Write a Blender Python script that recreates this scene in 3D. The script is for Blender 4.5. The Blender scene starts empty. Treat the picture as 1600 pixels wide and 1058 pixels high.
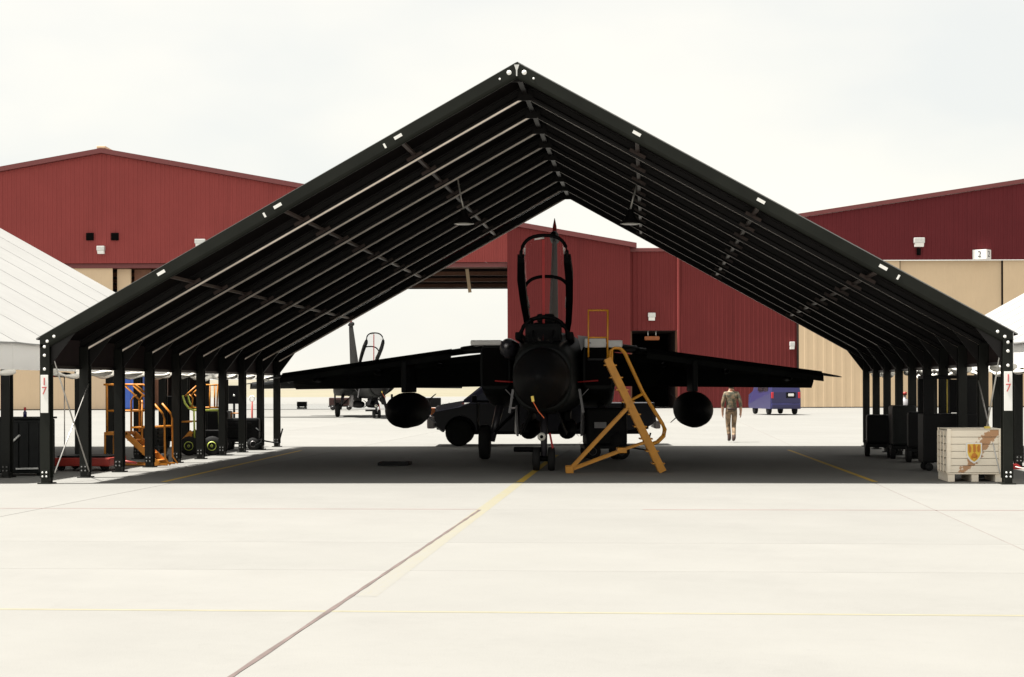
import bpy, bmesh, math, random
from mathutils import Matrix, Vector

random.seed(7)
scene = bpy.context.scene
COL = scene.collection
R = math.radians

# ------------------------------------------------------------------ camera
CAM_H = 1.65
F = 2637.0            # focal length in pixels of a 1600 px wide picture
PX, PY = 846.0, 606.0  # principal point
ROLL = R(0.18)
cam_data = bpy.data.cameras.new("camera")
cam = bpy.data.objects.new("camera", cam_data)
COL.objects.link(cam)
cam_data.sensor_width = 36.0
cam_data.sensor_fit = 'HORIZONTAL'
cam_data.lens = F / 1600.0 * 36.0
cam_data.shift_x = (800.0 - PX) / 1600.0
cam_data.shift_y = (PY - 529.0) / 1600.0
cam_data.clip_start = 0.1
cam_data.clip_end = 12000.0
cam.matrix_world = Matrix.Translation((0, 0, CAM_H)) @ Matrix.Rotation(ROLL, 4, 'Y') @ Matrix.Rotation(R(90), 4, 'X')
scene.camera = cam

# ------------------------------------------------------------------ world and sun
SUN_EL, SUN_AZ = R(67.0), R(-93.0)   # azimuth measured from +Y towards +X: the sun stands on the left
world = bpy.data.worlds.new("World")
scene.world = world
world.use_nodes = True
wn, wl = world.node_tree.nodes, world.node_tree.links
wn.clear()
w_out = wn.new('ShaderNodeOutputWorld')
w_bg = wn.new('ShaderNodeBackground')
w_sky = wn.new('ShaderNodeTexSky')
w_sky.sky_type = 'NISHITA'
w_sky.sun_disc = False
w_sky.sun_elevation = SUN_EL
w_sky.sun_rotation = SUN_AZ
w_sky.air_density = 1.0
w_sky.dust_density = 2.0
w_bg.inputs['Strength'].default_value = 0.1
w_tc = wn.new('ShaderNodeTexCoord')
w_map = wn.new('ShaderNodeMapping')
w_map.inputs['Scale'].default_value = (1.0, 1.0, 2.2)
w_map.inputs['Location'].default_value = (0.35, 0.2, 0.12)
w_noise = wn.new('ShaderNodeTexNoise')
w_noise.inputs['Scale'].default_value = 2.1
w_noise.inputs['Detail'].default_value = 5.0
w_noise.inputs['Roughness'].default_value = 0.5
w_ramp = wn.new('ShaderNodeValToRGB')       # cloud veil: thinner grey-white and thicker cream-white
w_ramp.color_ramp.elements[0].position = 0.38
w_ramp.color_ramp.elements[0].color = (0.336, 0.338, 0.322, 1)
w_ramp.color_ramp.elements[1].position = 0.60
w_ramp.color_ramp.elements[1].color = (0.420, 0.398, 0.350, 1)
w_gain = wn.new('ShaderNodeVectorMath'); w_gain.operation = 'SCALE'
w_gain.inputs['Scale'].default_value = 10.0
w_mix = wn.new('ShaderNodeMixRGB')
w_mix.inputs['Fac'].default_value = 0.93
wl.new(w_tc.outputs['Generated'], w_map.inputs['Vector'])
wl.new(w_map.outputs['Vector'], w_noise.inputs['Vector'])
wl.new(w_noise.outputs['Fac'], w_ramp.inputs['Fac'])
wl.new(w_ramp.outputs['Color'], w_gain.inputs[0])
wl.new(w_gain.outputs['Vector'], w_mix.inputs['Color2'])
wl.new(w_sky.outputs['Color'], w_mix.inputs['Color1'])
wl.new(w_mix.outputs['Color'], w_bg.inputs['Color'])
wl.new(w_bg.outputs['Background'], w_out.inputs['Surface'])

sun_data = bpy.data.lights.new("sun", 'SUN')
sun_data.energy = 5.0
sun_data.angle = R(2.5)   # softened by the thin cloud veil
sun_data.color = (1.0, 0.965, 0.90)
sun = bpy.data.objects.new("sun", sun_data)
COL.objects.link(sun)
to_sun = Vector((math.sin(SUN_AZ) * math.cos(SUN_EL), math.cos(SUN_AZ) * math.cos(SUN_EL), math.sin(SUN_EL)))
sun.rotation_euler = to_sun.to_track_quat('Z', 'Y').to_euler()
sun.location = to_sun * 60

scene.view_settings.view_transform = 'Standard'
scene.view_settings.look = 'None'
scene.view_settings.exposure = 1.42
scene.view_settings.gamma = 1.0
scene.view_settings.use_curve_mapping = False
scene.render.engine = 'CYCLES'
scene.cycles.use_denoising = True
scene.cycles.max_bounces = 8
scene.cycles.diffuse_bounces = 3
scene.cycles.transparent_max_bounces = 12

# ------------------------------------------------------------------ picture to place
def ray(px, py):
    a, b = px - PX, PY - py
    c, s = math.cos(ROLL), math.sin(ROLL)
    return Vector(((a * c + b * s) / F, 1.0, (b * c - a * s) / F))

def at(px, py, Y):
    """the point at depth Y that shows at a pixel of the photograph"""
    d = ray(px, py)
    return Vector((d.x * Y, Y, CAM_H + d.z * Y))

def ground_at(px, py, z=0.0):
    d = ray(px, py)
    t = (z - CAM_H) / d.z
    return Vector((d.x * t, t, z))

# ------------------------------------------------------------------ materials
MATS = {}
def mat(name, col, rough=0.6, metal=0.0, vary=0.12, scale=3.0, bump=0.0, bump_scale=40.0, spec=0.5, coat=0.0, per_obj=0.0):
    if name in MATS:
        return MATS[name]
    m = bpy.data.materials.new(name)
    m.use_nodes = True
    n, l = m.node_tree.nodes, m.node_tree.links
    p = n['Principled BSDF']
    p.inputs['Roughness'].default_value = rough
    p.inputs['Metallic'].default_value = metal
    p.inputs['Specular IOR Level'].default_value = spec
    p.inputs['Coat Weight'].default_value = coat
    tc = n.new('ShaderNodeTexCoord')
    no = n.new('ShaderNodeTexNoise')
    no.inputs['Scale'].default_value = scale
    no.inputs['Detail'].default_value = 6
    no.inputs['Roughness'].default_value = 0.65
    l.new(tc.outputs['Object'], no.inputs['Vector'])
    ra = n.new('ShaderNodeValToRGB')
    ra.color_ramp.elements[0].position = 0.3
    ra.color_ramp.elements[1].position = 0.7
    ra.color_ramp.elements[0].color = (*[c * (1 - vary) for c in col], 1)
    ra.color_ramp.elements[1].color = (*[min(1, c * (1 + vary)) for c in col], 1)
    l.new(no.outputs['Fac'], ra.inputs['Fac'])
    out = ra.outputs['Color']
    if per_obj:
        oi = n.new('ShaderNodeObjectInfo')
        mr = n.new('ShaderNodeMapRange')
        mr.inputs['To Min'].default_value = 1 - per_obj
        mr.inputs['To Max'].default_value = 1 + per_obj
        l.new(oi.outputs['Random'], mr.inputs['Value'])
        mx = n.new('ShaderNodeVectorMath'); mx.operation = 'SCALE'
        l.new(out, mx.inputs[0]); l.new(mr.outputs['Result'], mx.inputs['Scale'])
        out = mx.outputs['Vector']
    l.new(out, p.inputs['Base Color'])
    if bump:
        nb = n.new('ShaderNodeTexNoise')
        nb.inputs['Scale'].default_value = bump_scale
        nb.inputs['Detail'].default_value = 4
        l.new(tc.outputs['Object'], nb.inputs['Vector'])
        bp = n.new('ShaderNodeBump')
        bp.inputs['Strength'].default_value = bump
        bp.inputs['Distance'].default_value = 0.02
        l.new(nb.outputs['Fac'], bp.inputs['Height'])
        l.new(bp.outputs['Normal'], p.inputs['Normal'])
    MATS[name] = m
    return m

def two_tone(name, a, b, scale, lo, hi, rough=0.8, detail=3.0, stretch=(1, 1, 1)):
    m = mat(name, a, rough, vary=0.0)
    n, l = m.node_tree.nodes, m.node_tree.links
    no = next(x for x in n if x.type == 'TEX_NOISE')
    no.inputs['Scale'].default_value = scale
    no.inputs['Detail'].default_value = detail
    if stretch != (1, 1, 1):
        tc = next(x for x in n if x.type == 'TEX_COORD')
        mp = n.new('ShaderNodeMapping'); mp.inputs['Scale'].default_value = stretch
        l.new(tc.outputs['Object'], mp.inputs['Vector']); l.new(mp.outputs['Vector'], no.inputs['Vector'])
    ra = next(x for x in n if x.type == 'VALTORGB')
    ra.color_ramp.elements[0].position = lo
    ra.color_ramp.elements[1].position = hi
    ra.color_ramp.elements[0].color = (*a, 1)
    ra.color_ramp.elements[1].color = (*b, 1)
    return m

def glass(name, tint=(0.96, 0.96, 0.97), gloss=0.08):
    m = bpy.data.materials.new(name)
    m.use_nodes = True
    n, l = m.node_tree.nodes, m.node_tree.links
    n.clear()
    o = n.new('ShaderNodeOutputMaterial')
    t = n.new('ShaderNodeBsdfTransparent'); t.inputs['Color'].default_value = (*tint, 1)
    g = n.new('ShaderNodeBsdfGlossy'); g.inputs['Roughness'].default_value = 0.03
    x = n.new('ShaderNodeMixShader')
    x.inputs['Fac'].default_value = gloss
    l.new(t.outputs['BSDF'], x.inputs[1]); l.new(g.outputs['BSDF'], x.inputs[2])
    l.new(x.outputs['Shader'], o.inputs['Surface'])
    return m

M_SLAB = mat('concrete_slab', (0.183, 0.180, 0.1685), 0.85, vary=0.045, scale=0.55, bump=0.12, bump_scale=60, per_obj=0.035, spec=0.25)
def grime(m, amount=0.10, streak=(1.0, 1.0, 1.0)):
    """worn patches and fine speckle over a plain colour"""
    n, l = m.node_tree.nodes, m.node_tree.links
    p = n['Principled BSDF']; src = p.inputs['Base Color'].links[0].from_socket
    tc = next(x for x in n if x.type == 'TEX_COORD')
    mp = n.new('ShaderNodeMapping'); mp.inputs['Scale'].default_value = streak
    l.new(tc.outputs['Object'], mp.inputs['Vector'])
    for sc, lo, hi, k in ((0.35, 0.52, 0.72, amount), (9.0, 0.55, 0.75, amount * 0.6), (70.0, 0.45, 0.75, amount * 0.5)):
        t = n.new('ShaderNodeTexNoise'); t.inputs['Scale'].default_value = sc; t.inputs['Detail'].default_value = 5; t.inputs['Roughness'].default_value = 0.7
        l.new(mp.outputs['Vector'], t.inputs['Vector'])
        r = n.new('ShaderNodeMapRange'); r.inputs['From Min'].default_value = lo; r.inputs['From Max'].default_value = hi
        r.inputs['To Min'].default_value = 1.0; r.inputs['To Max'].default_value = 1.0 - k
        l.new(t.outputs['Fac'], r.inputs['Value'])
        v = n.new('ShaderNodeVectorMath'); v.operation = 'SCALE'
        l.new(src, v.inputs[0]); l.new(r.outputs['Result'], v.inputs['Scale'])
        src = v.outputs['Vector']
    l.new(src, p.inputs['Base Color'])
grime(M_SLAB, 0.075)
M_APRON = mat('concrete_apron', (0.180, 0.177, 0.166), 0.85, vary=0.06, scale=0.12, spec=0.25)
M_SEAL = mat('joint_sealant', (0.088, 0.064, 0.058), 0.8, vary=0.35, scale=2)
M_SEAL2 = mat('pale_sealant', (0.135, 0.117, 0.107), 0.85, vary=0.2, scale=2)
M_RUST = mat('faded_red_line', (0.165, 0.095, 0.085), 0.8, vary=0.3, scale=1.5)
M_YFADE = mat('faded_yellow_line', (0.195, 0.180, 0.122), 0.8, vary=0.1, scale=3)
M_YWORN_SUNLIT = two_tone('worn_sunlit_yellow_line', (0.192, 0.182, 0.140), (0.200, 0.180, 0.112), 2.2, 0.30, 0.72)  # worn paint, coloured paler still for the glare of full sun
def wear_off(m, y0, y1):
    n, l = m.node_tree.nodes, m.node_tree.links
    out = next(x for x in n if x.type == 'OUTPUT_MATERIAL'); p = n['Principled BSDF']
    tc = next(x for x in n if x.type == 'TEX_COORD')
    sx = n.new('ShaderNodeSeparateXYZ'); l.new(tc.outputs['Object'], sx.inputs['Vector'])
    mr = n.new('ShaderNodeMapRange'); mr.inputs['From Min'].default_value = y0; mr.inputs['From Max'].default_value = y1
    mr.inputs['To Min'].default_value = -0.12; mr.inputs['To Max'].default_value = 0.30
    l.new(sx.outputs['Y'], mr.inputs['Value'])
    t = n.new('ShaderNodeTexNoise'); t.inputs['Scale'].default_value = 24.0; t.inputs['Detail'].default_value = 8; t.inputs['Roughness'].default_value = 0.75
    l.new(tc.outputs['Object'], t.inputs['Vector'])
    a = n.new('ShaderNodeMath'); a.operation = 'ADD'; l.new(t.outputs['Fac'], a.inputs[0]); l.new(mr.outputs['Result'], a.inputs[1])
    r = n.new('ShaderNodeMapRange'); r.inputs['From Min'].default_value = 0.34; r.inputs['From Max'].default_value = 0.72
    l.new(a.outputs[0], r.inputs['Value'])
    mx = n.new('ShaderNodeMixRGB'); mx.inputs['Color1'].default_value = (0.180, 0.177, 0.1655, 1)   # bare concrete
    src = p.inputs['Base Color'].links[0].from_socket
    l.new(r.outputs['Result'], mx.inputs['Fac']); l.new(src, mx.inputs['Color2']); l.new(mx.outputs['Color'], p.inputs['Base Color'])
    p.inputs['Roughness'].default_value = 0.85; p.inputs['Specular IOR Level'].default_value = 0.25
M_YELL = two_tone('yellow_line', (0.50, 0.32, 0.04), (0.58, 0.38, 0.05), 4.0, 0.3, 0.7)
M_GRASS = two_tone('dry_grass', (0.15, 0.135, 0.085), (0.18, 0.16, 0.11), 0.02, 0.35, 0.65)
M_RIDGE = two_tone('scrub_ridge', (0.14, 0.127, 0.085), (0.175, 0.155, 0.115), 0.01, 0.35, 0.65)
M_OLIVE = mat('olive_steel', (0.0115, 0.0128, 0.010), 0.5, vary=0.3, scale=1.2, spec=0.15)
M_POST = mat('olive_steel_shaded', (0.009, 0.0095, 0.008), 0.5, vary=0.3, scale=1.2, spec=0.2)  # same olive paint, coloured darker for the shade on the inner posts
M_DGALV = mat('dull_bolt', (0.10, 0.10, 0.095), 0.5, vary=0.2, scale=8)
M_DARKST = mat('dark_steel', (0.010, 0.009, 0.009), 0.45, vary=0.25, scale=2.0, spec=0.2)
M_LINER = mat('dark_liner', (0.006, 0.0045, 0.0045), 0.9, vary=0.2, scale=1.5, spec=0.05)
M_LIP = mat('rafter_lit_lip', (0.80, 0.70, 0.62), 0.28, metal=0.6, vary=0.25, scale=1.5)  # pale strip paints the light caught along the rafter's lower edge
M_PURL = mat('purlin_brown', (0.040, 0.024, 0.020), 0.5, vary=0.3, scale=3)
M_VAL = mat('valance_shaded_side', (0.030, 0.021, 0.021), 0.85, vary=0.2, scale=1.5, spec=0.1)  # inner canvas face coloured dark for its backlit shade
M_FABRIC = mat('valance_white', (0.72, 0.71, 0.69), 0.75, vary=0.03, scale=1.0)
M_ROOF = mat('roof_cover_sun_toned', (0.245, 0.243, 0.236), 0.8, vary=0.05, scale=0.8, spec=0.2)  # white canvas toned down so full sun does not burn it out
M_SEAM = mat('roof_seam', (0.243, 0.241, 0.234), 0.8, vary=0.1)
M_ROLL = mat('rolled_canvas', (0.80, 0.77, 0.70), 0.8, vary=0.06, scale=8, bump=0.3, bump_scale=20)
M_GALV = mat('galvanised', (0.62, 0.62, 0.60), 0.4, metal=0.3, vary=0.1, scale=8)
M_ROD = mat('silver_rod', (0.55, 0.53, 0.50), 0.35, metal=0.6, vary=0.1)
M_WHITE = mat('white_paint', (0.82, 0.81, 0.78), 0.5, vary=0.03)
M_REDP = mat('red_numeral', (0.55, 0.09, 0.09), 0.6, vary=0.15, scale=12)
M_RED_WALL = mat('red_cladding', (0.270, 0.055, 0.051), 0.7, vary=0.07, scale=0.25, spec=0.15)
M_RED_MID = mat('red_cladding_shaded', (0.152, 0.026, 0.026), 0.7, vary=0.07, scale=0.25, spec=0.15)  # same red paint, coloured darker where less light reaches it
M_RED_DARK = mat('red_cladding_more_shaded', (0.122, 0.018, 0.022), 0.7, vary=0.08, scale=0.25, spec=0.15)  # same red again, darker still for the weaker light on the right hangar
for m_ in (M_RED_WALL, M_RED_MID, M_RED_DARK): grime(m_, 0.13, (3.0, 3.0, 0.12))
M_TRIM = mat('red_trim', (0.16, 0.035, 0.035), 0.5, vary=0.08)
M_BEIGE = mat('beige_door', (0.64, 0.48, 0.31), 0.6, vary=0.04, scale=0.4)
M_BROWN = mat('brown_edge', (0.17, 0.07, 0.035), 0.6, vary=0.15)
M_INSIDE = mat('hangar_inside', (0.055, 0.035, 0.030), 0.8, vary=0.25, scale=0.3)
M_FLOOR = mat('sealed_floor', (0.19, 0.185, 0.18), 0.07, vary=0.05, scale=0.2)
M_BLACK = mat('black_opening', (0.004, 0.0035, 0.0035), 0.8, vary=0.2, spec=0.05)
M_RUBBER = mat('black_rubber', (0.012, 0.012, 0.012), 0.75, vary=0.2, spec=0.2)
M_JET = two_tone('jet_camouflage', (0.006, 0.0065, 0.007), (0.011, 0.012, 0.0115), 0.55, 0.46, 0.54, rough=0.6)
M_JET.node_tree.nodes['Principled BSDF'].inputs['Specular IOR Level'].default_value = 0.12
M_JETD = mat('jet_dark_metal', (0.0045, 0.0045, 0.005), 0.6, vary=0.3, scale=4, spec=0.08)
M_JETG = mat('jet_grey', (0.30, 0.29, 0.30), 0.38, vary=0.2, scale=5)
M_JETW = mat('jet_white', (0.86, 0.84, 0.82), 0.5, vary=0.06, scale=4)
M_PROBE = mat('probe_grey', (0.05, 0.047, 0.055), 0.3, vary=0.3, scale=4)
M_REDTAG = mat('red_tag', (0.42, 0.02, 0.02), 0.6, vary=0.1)
M_ORTAG = mat('orange_tag', (0.75, 0.13, 0.03), 0.6, vary=0.1)
M_YTAG = mat('yellow_tag', (0.70, 0.52, 0.10), 0.6, vary=0.1)
M_LADDER = mat('ladder_yellow', (0.50, 0.21, 0.012), 0.45, vary=0.18, scale=4)
M_ORANGE = mat('stair_orange', (0.55, 0.20, 0.015), 0.5, vary=0.2, scale=4)
M_LIME = mat('lime_paint', (0.50, 0.58, 0.10), 0.5, vary=0.12, scale=4)
M_DARKG = mat('equipment_black', (0.005, 0.005, 0.0055), 0.55, vary=0.3, scale=3, spec=0.15)
M_DARKGR = mat('equipment_green', (0.009, 0.010, 0.010), 0.55, vary=0.3, scale=3, spec=0.2)
M_REDEQ = mat('equipment_red', (0.30, 0.025, 0.015), 0.5, vary=0.2, scale=3)
M_DKRED = mat('oxide_brown', (0.045, 0.014, 0.011), 0.6, vary=0.3, scale=3)
M_DKOR = mat('heater_brown', (0.24, 0.065, 0.012), 0.6, vary=0.2)
M_BLUEC = mat('container_blue', (0.035, 0.10, 0.42), 0.5, vary=0.1)
M_TRUCK = mat('truck_paint', (0.006, 0.006, 0.011), 0.3, vary=0.1, spec=0.25)
M_HOOD = mat('hood_highlight', (0.060, 0.055, 0.085), 0.25, vary=0.15, coat=0.5)  # truck colour lightened to paint the highlight on the hood
M_CHROME = mat('bumper_chrome', (0.42, 0.38, 0.38), 0.4, metal=0.2, vary=0.2)
M_AMBER = mat('amber_lens', (0.80, 0.20, 0.02), 0.3, vary=0.05)
M_REDL = mat('red_lens', (0.50, 0.02, 0.03), 0.3, vary=0.05)
M_VAN = mat('van_blue', (0.019, 0.018, 0.085), 0.3, vary=0.05)
M_AUTOGL = mat('vehicle_glass', (0.012, 0.013, 0.016), 0.08, vary=0.1)
M_RIM = mat('wheel_rim', (0.16, 0.15, 0.15), 0.4, metal=0.5, vary=0.1)
M_CAMO = two_tone('camouflage_cloth', (0.075, 0.075, 0.05), (0.22, 0.15, 0.09), 9.0, 0.44, 0.56)
M_TROUS = two_tone('camouflage_trousers', (0.14, 0.10, 0.06), (0.34, 0.23, 0.14), 8.0, 0.42, 0.58)
M_BOOT = mat('boot_leather', (0.05, 0.025, 0.018), 0.5, vary=0.2)
M_SKIN = mat('skin', (0.50, 0.29, 0.20), 0.55, vary=0.06)
M_HAIR = mat('hair', (0.06, 0.035, 0.02), 0.7, vary=0.2)
M_WOOD = two_tone('painted_wood', (0.84, 0.73, 0.58), (0.92, 0.84, 0.71), 2.0, 0.3, 0.7, stretch=(1, 1, 6))
M_WOODB = two_tone('brown_camouflage_wood', (0.90, 0.81, 0.67), (0.50, 0.28, 0.15), 5.0, 0.42, 0.52)
def streak(m):
    """one sprayed diagonal brown band over the planks"""
    n, l = m.node_tree.nodes, m.node_tree.links
    tc = next(x for x in n if x.type == 'TEX_COORD'); no = next(x for x in n if x.type == 'TEX_NOISE'); ra = next(x for x in n if x.type == 'VALTORGB')
    sx = n.new('ShaderNodeSeparateXYZ'); l.new(tc.outputs['Object'], sx.inputs['Vector'])
    def ma(op, a, b):
        q = n.new('ShaderNodeMath'); q.operation = op
        for i, v in enumerate((a, b)):
            if isinstance(v, (int, float)): q.inputs[i].default_value = v
            else: l.new(v, q.inputs[i])
        return q.outputs[0]
    d = ma('SUBTRACT', ma('SUBTRACT', sx.outputs['X'], 0.50), ma('MULTIPLY', ma('SUBTRACT', sx.outputs['Z'], 0.50), 0.80))
    d = ma('ADD', d, ma('MULTIPLY', ma('SUBTRACT', no.outputs['Fac'], 0.5), 0.55))
    w = ma('ADD', 0.045, ma('MULTIPLY', sx.outputs['Z'], 0.13))
    l.new(ma('ADD', ma('MULTIPLY', ma('SUBTRACT', w, ma('ABSOLUTE', d, 0)), 4.0), 0.45), ra.inputs['Fac'])
streak(M_WOODB)
M_SHY = mat('shield_yellow', (0.78, 0.50, 0.05), 0.5, vary=0.05)
M_SHO = mat('shield_orange', (0.58, 0.20, 0.02), 0.5, vary=0.1)
M_GLASS = glass('canopy_glass')
M_LENS = mat('lamp_lens', (0.80, 0.78, 0.70), 0.3, vary=0.02)

# ------------------------------------------------------------------ builders
class MB:
    """collects shapes and links them as one mesh object"""
    def __init__(self):
        self.v, self.f, self.m, self.sm = [], [], [], []
    def add(self, verts, faces, mi=0, smooth=False):
        o = len(self.v)
        self.v += [Vector(p) for p in verts]
        for f in faces:
            self.f.append([i + o for i in f]); self.m.append(mi); self.sm.append(smooth)
        return self
    def box(self, lo, hi, mi=0, mats=None):
        x0, y0, z0 = lo; x1, y1, z1 = hi
        V = [(x0, y0, z0), (x1, y0, z0), (x1, y1, z0), (x0, y1, z0), (x0, y0, z1), (x1, y0, z1), (x1, y1, z1), (x0, y1, z1)]
        Fc = [(0, 3, 2, 1), (4, 5, 6, 7), (0, 1, 5, 4), (1, 2, 6, 5), (2, 3, 7, 6), (3, 0, 4, 7)]
        o = len(self.v)
        self.v += [Vector(p) for p in V]
        for k, f in enumerate(Fc):
            self.f.append([i + o for i in f]); self.m.append(mats[k] if mats else mi); self.sm.append(False)
        return self
    def cbox(self, lo, hi, b=0.02, mi=0):
        """box with chamfered edges"""
        bm = bmesh.new()
        bmesh.ops.create_cube(bm, size=1)
        c = [(lo[i] + hi[i]) / 2 for i in range(3)]; s = [hi[i] - lo[i] for i in range(3)]
        for v in bm.verts:
            v.co = Vector((c[0] + v.co.x * s[0], c[1] + v.co.y * s[1], c[2] + v.co.z * s[2]))
        bmesh.ops.bevel(bm, geom=bm.edges[:], offset=min(b, min(s) * 0.45), segments=2, affect='EDGES', profile=0.6)
        bm.verts.index_update()
        self.add([v.co.copy() for v in bm.verts], [[v.index for v in f.verts] for f in bm.faces], mi)
        bm.free()
        return self
    def loft(self, rings, mi=0, smooth=True, caps=True):
        n = len(rings[0]); o = 0
        V, Fc = [], []
        for r in rings:
            V += list(r)
        for k in range(len(rings) - 1):
            for i in range(n):
                j = (i + 1) % n
                Fc.append((k * n + i, k * n + j, (k + 1) * n + j, (k + 1) * n + i))
        self.add(V, Fc, mi, smooth)
        if caps:
            self.add(rings[0], [tuple(range(n))[::-1]], mi, False)
            self.add(rings[-1], [tuple(range(n))], mi, False)
        return self
    def tube(self, pts, r, n=8, mi=0, smooth=True):
        pts = [Vector(p) for p in pts]
        rings = []
        for i, p in enumerate(pts):
            if i == 0: d = pts[1] - pts[0]
            elif i == len(pts) - 1: d = pts[-1] - pts[-2]
            else: d = (pts[i + 1] - p).normalized() + (p - pts[i - 1]).normalized()
            d.normalize()
            ref = Vector((0, 0, 1)) if abs(d.z) < 0.9 else Vector((0, 1, 0))
            a = d.cross(ref).normalized(); b = d.cross(a).normalized()
            rr = r[i] if isinstance(r, (list, tuple)) else r
            rings.append([p + a * rr * math.cos(2 * math.pi * k / n) + b * rr * math.sin(2 * math.pi * k / n) for k in range(n)])
        return self.loft(rings, mi, smooth)
    def bar(self, a, b, w, h, mi=0, up=(0, 0, 1)):
        """square bar from a to b"""
        a, b = Vector(a), Vector(b); d = (b - a).normalized(); u = Vector(up)
        if abs(d.dot(u)) > 0.95: u = Vector((0, 1, 0))
        s = d.cross(u).normalized(); t = s.cross(d).normalized()
        rings = [[p + s * w / 2 * i + t * h / 2 * j for i, j in ((-1, -1), (1, -1), (1, 1), (-1, 1))] for p in (a, b)]
        return self.loft(rings, mi, False)
    def lathe(self, prof, n=20, axis='z', c=(0, 0, 0), mi=0, smooth=True, squash=1.0):
        c = Vector(c); rings = []
        for r, h in prof:
            ring = []
            for k in range(n):
                t = 2 * math.pi * k / n
                a, b = r * math.cos(t), r * math.sin(t) * squash
                ring.append(c + (Vector((a, b, h)) if axis == 'z' else Vector((a, h, b)) if axis == 'y' else Vector((h, a, b))))
            rings.append(ring)
        return self.loft(rings, mi, smooth)
    def prism(self, poly, axis, lo, hi, mi=0):
        """polygon of 2D points pushed along an axis"""
        def P(p, t):
            return (t, p[0], p[1]) if axis == 'x' else (p[0], t, p[1]) if axis == 'y' else (p[0], p[1], t)
        return self.loft([[P(p, lo) for p in poly], [P(p, hi) for p in poly]], mi, False)
    def build(self, name, mats, parent=None, world=False, auto=None):
        me = bpy.data.meshes.new(name)
        V = self.v
        if world and parent is not None:
            inv = chain_matrix(parent).inverted()
            V = [inv @ p for p in V]
        me.from_pydata([tuple(p) for p in V], [], self.f)
        mats = mats if isinstance(mats, (list, tuple)) else [mats]
        for m in mats: me.materials.append(m)
        me.polygons.foreach_set('material_index', self.m)
        me.polygons.foreach_set('use_smooth', self.sm)
        bm = bmesh.new(); bm.from_mesh(me)
        bmesh.ops.remove_doubles(bm, verts=bm.verts[:], dist=1e-5)
        bmesh.ops.recalc_face_normals(bm, faces=bm.faces[:])
        bm.to_mesh(me); bm.free()
        me.update()
        return link(name, me, parent)

def chain_matrix(o):
    m = Matrix.Translation(o.location) @ o.rotation_euler.to_matrix().to_4x4()
    return chain_matrix(o.parent) @ m if o.parent else m

def link(name, me, parent=None):
    o = bpy.data.objects.new(name, me)
    COL.objects.link(o)
    if parent is not None: o.parent = parent
    return o

def tag(o, label=None, cat=None, group=None, kind=None):
    if label: o['label'] = label
    if cat: o['category'] = cat
    if group: o['group'] = group
    if kind: o['kind'] = kind
    return o

def thing(name, label, cat, loc=(0, 0, 0), rz=0.0, group=None):
    o = bpy.data.objects.new(name, None)
    COL.objects.link(o)
    o.empty_display_size = 0.3
    o.location = loc; o.rotation_euler = (0, 0, rz)
    return tag(o, label, cat, group)

def copy_tree(o, parent=None):
    c = o.copy(); COL.objects.link(c); c.parent = parent
    for ch in [x for x in ALL_CHILDREN(o)]:
        copy_tree(ch, c)
    return c
def ALL_CHILDREN(o):
    return list(o.children)

def digit_mesh(text, size, material, depth=0.004):
    cu = bpy.data.curves.new('numeral', 'FONT')
    cu.body = text; cu.size = size; cu.extrude = depth; cu.align_x = 'CENTER'; cu.align_y = 'CENTER'
    ob = bpy.data.objects.new('numeral', cu)
    COL.objects.link(ob)
    bpy.context.view_layer.update()
    me = bpy.data.meshes.new_from_object(ob.evaluated_get(bpy.context.evaluated_depsgraph_get()))
    bpy.data.objects.remove(ob); bpy.data.curves.remove(cu)
    me.transform(Matrix.Rotation(R(90), 4, 'X'))   # stands upright, reads from -Y
    me.materials.clear(); me.materials.append(material)
    return me

# ================================================================== GROUND
GRID_A = math.atan2(1035 - PX, F)              # direction of the slab joints
J0 = ground_at(745, 800)
g1 = Vector((math.cos(GRID_A), -math.sin(GRID_A), 0)); g2 = Vector((math.sin(GRID_A), math.cos(GRID_A), 0))
SL = 6.1

terrain = MB().box((-6000, -400, -1.2), (6000, 9000, -0.10)).build('ground', M_GRASS); tag(terrain, kind='structure')
ridge = MB()
rr = random.Random(3)
xs = [-2600 + i * 40 for i in range(131)]
hs = [11 + 3.5 * math.sin(i * 0.21) + 2 * math.sin(i * 0.57 + 1) + rr.uniform(-0.7, 0.7) for i in range(131)]
V, Fc = [], []
for i, x in enumerate(xs):
    V += [(x, 1500, -0.5), (x, 1620, hs[i] * 0.8), (x, 1800, hs[i]), (x, 2600, -0.5)]
for i in range(130):
    for k in range(3):
        a = i * 4 + k
        Fc.append((a, a + 4, a + 5, a + 1))
ridge.add(V, Fc, 0, True)
tag(ridge.build('hills', M_RIDGE), kind='structure')
apron = MB().box((-230, -60, -0.09), (230, 330, -0.03)).build('concrete_apron', M_APRON); tag(apron, kind='structure')

paved = bpy.data.objects.new('pavement', None); COL.objects.link(paved)
paved.location = (J0.x, J0.y, 0); paved.rotation_euler = (0, 0, -GRID_A); tag(paved, kind='structure')
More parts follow.
